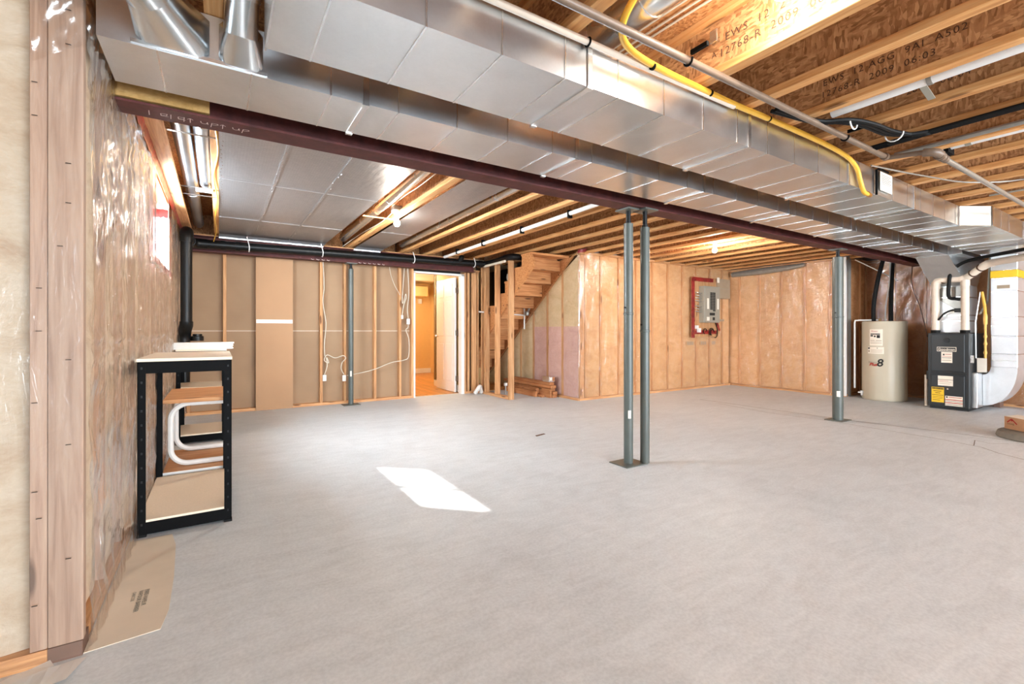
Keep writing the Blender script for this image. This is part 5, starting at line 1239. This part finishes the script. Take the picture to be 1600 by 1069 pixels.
mb.add(vs, [(4 * k + q, 4 * k + 4 + q, 4 * k + 4 + (q + 1) % 4, 4 * k + (q + 1) % 4) for k in range(n) for q in range(4)] + [(0, 1, 2, 3), (4 * n + 3, 4 * n + 2, 4 * n + 1, 4 * n)])
mb.build('duct_elbow', 'foil_white', rd_, smooth=True)
for z in (0.69, 1.15): B(X0 - .002, X0, 1.572, 1.818, z, z + .006).build('wrap_seam', 'foil_tape', rd_)
B(X0 - .002, X0, 1.64, 1.76, 1.655, 1.70).build('wrap_label', 'panel_tan', rd_)
vp = thing('gas_drop', 'yellow and brass gas pipe dropping beside the furnace with a tan tag', 'pipe', (8.9, 1.9, 0.8))
MB().tube([(9.0, 1.86, 2.1), (8.98, 1.88, 1.5), (8.72, 1.90, 1.32)], 0.012, 8).build('pipe', 'panel_grey', vp); MB().tube([(8.74, 1.885, 1.62), (8.75, 1.86, 1.42), (8.75, 1.855, 1.30)], 0.016, 8).build('hose', 'yellow_hose', vp, smooth=True)
MB().tube([(8.75, 1.855, 1.31), (8.75, 1.855, 1.18)], 0.022, 8).build('valve', 'brass', vp); MB().tube([(8.75, 1.855, 1.2), (8.75, 1.855, 0.72)], 0.013, 8).build('pipe', 'brass', vp)
for z in (1.0, 0.9, 0.78): MB().tube([(8.75, 1.855, z), (8.75, 1.855, z + .03)], 0.02, 8).build('coupling', 'brass', vp)
B(8.70, 8.706, 1.83, 1.925, 0.53, 0.72).build('tag_card', 'label_white', vp); MB().tube([(8.74, 1.90, 1.62), (8.70, 1.94, 1.2), (8.70, 1.935, 0.72)], 0.006, 6).build('conduit', 'chrome', vp)
o = B(9.35, 9.52, 1.83, 1.90, 0.0, 2.2).build('side_duct', 'plate_wood_dark', bevel=0.004); tag(o, 'dark brown framed board standing between the furnace and the white duct', 'board')

# ---- sump cover with a cardboard box
sc_ = thing('sump_cover', 'round grey sump cover on the floor at the right edge of the photo', 'cover', (6.86, 1.04, 0))
MB().lathe([(0, 0.0), (0.37, 0.0), (0.375, 0.01), (0.36, 0.055), (0.35, 0.062), (0, 0.066)], (6.97, 1.02, 0), 40).build('lid', 'sump_grey', sc_, smooth=True)
bx = thing('cardboard_box', 'small brown cardboard box with a red house mark, on the sump cover', 'box', (6.95, 1.1, 0.066))
ang = -0.62; Rz = Matrix.Rotation(ang, 3, 'Z'); bc = Vector((6.98, 1.10, 0.066))
def bpt(x, y, z): return bc + Rz @ Vector((x, y, z))
MB().hexa([bpt(-.13, -.2, 0), bpt(.13, -.2, 0), bpt(.13, .2, 0), bpt(-.13, .2, 0), bpt(-.13, -.2, .125), bpt(.13, -.2, .125), bpt(.13, .2, .125), bpt(-.13, .2, .125)]).build('box_body', 'cardboard', bx)
MB().add([bpt(-.13, -.2, .126), bpt(0, -.2, .14), bpt(0, .2, .14), bpt(-.13, .2, .126)], [(0, 1, 2, 3)]).build('box_flap', 'label_white', bx)
MB().add([bpt(.13, -.2, .126), bpt(0.01, -.2, .142), bpt(0.01, .2, .142), bpt(.13, .2, .126)], [(0, 1, 2, 3)]).build('box_flap', 'label_white', bx)
rxv = Rz @ Vector((0, -1, 0))
hs_ = MB()
def fp(u, v_): return bpt(-.1312, .2 - u, v_)
for (u0, v0, u1, v1) in ((.03, .068, .075, .108), (.075, .108, .13, .06)):
    d = Vector((u1 - u0, v1 - v0)); nn = Vector((-d.y, d.x)).normalized() * .006
    hs_.add([fp(u0 - nn.x, v0 - nn.y), fp(u1 - nn.x, v1 - nn.y), fp(u1 + nn.x, v1 + nn.y), fp(u0 + nn.x, v0 + nn.y)], [(0, 1, 2, 3)])
hs_.add([fp(.068, .085), fp(.084, .085), fp(.084, .098), fp(.068, .098)], [(0, 1, 2, 3)])
hs_.build('printed_house', 'ink_red', bx)
text('printed_text', 'HOME', 0.026, fp(.03, .045), rxv, (0, 0, 1), 'ink_brown', bx)

o = MB().obox((2.835, 3.92, 0.004), (0.13, 0.022, 0.006), 0.25).build('wood_strip', 'plate_wood_dark'); tag(o, 'small dark strip lying on the open floor beyond the sunlit patch', 'strip')
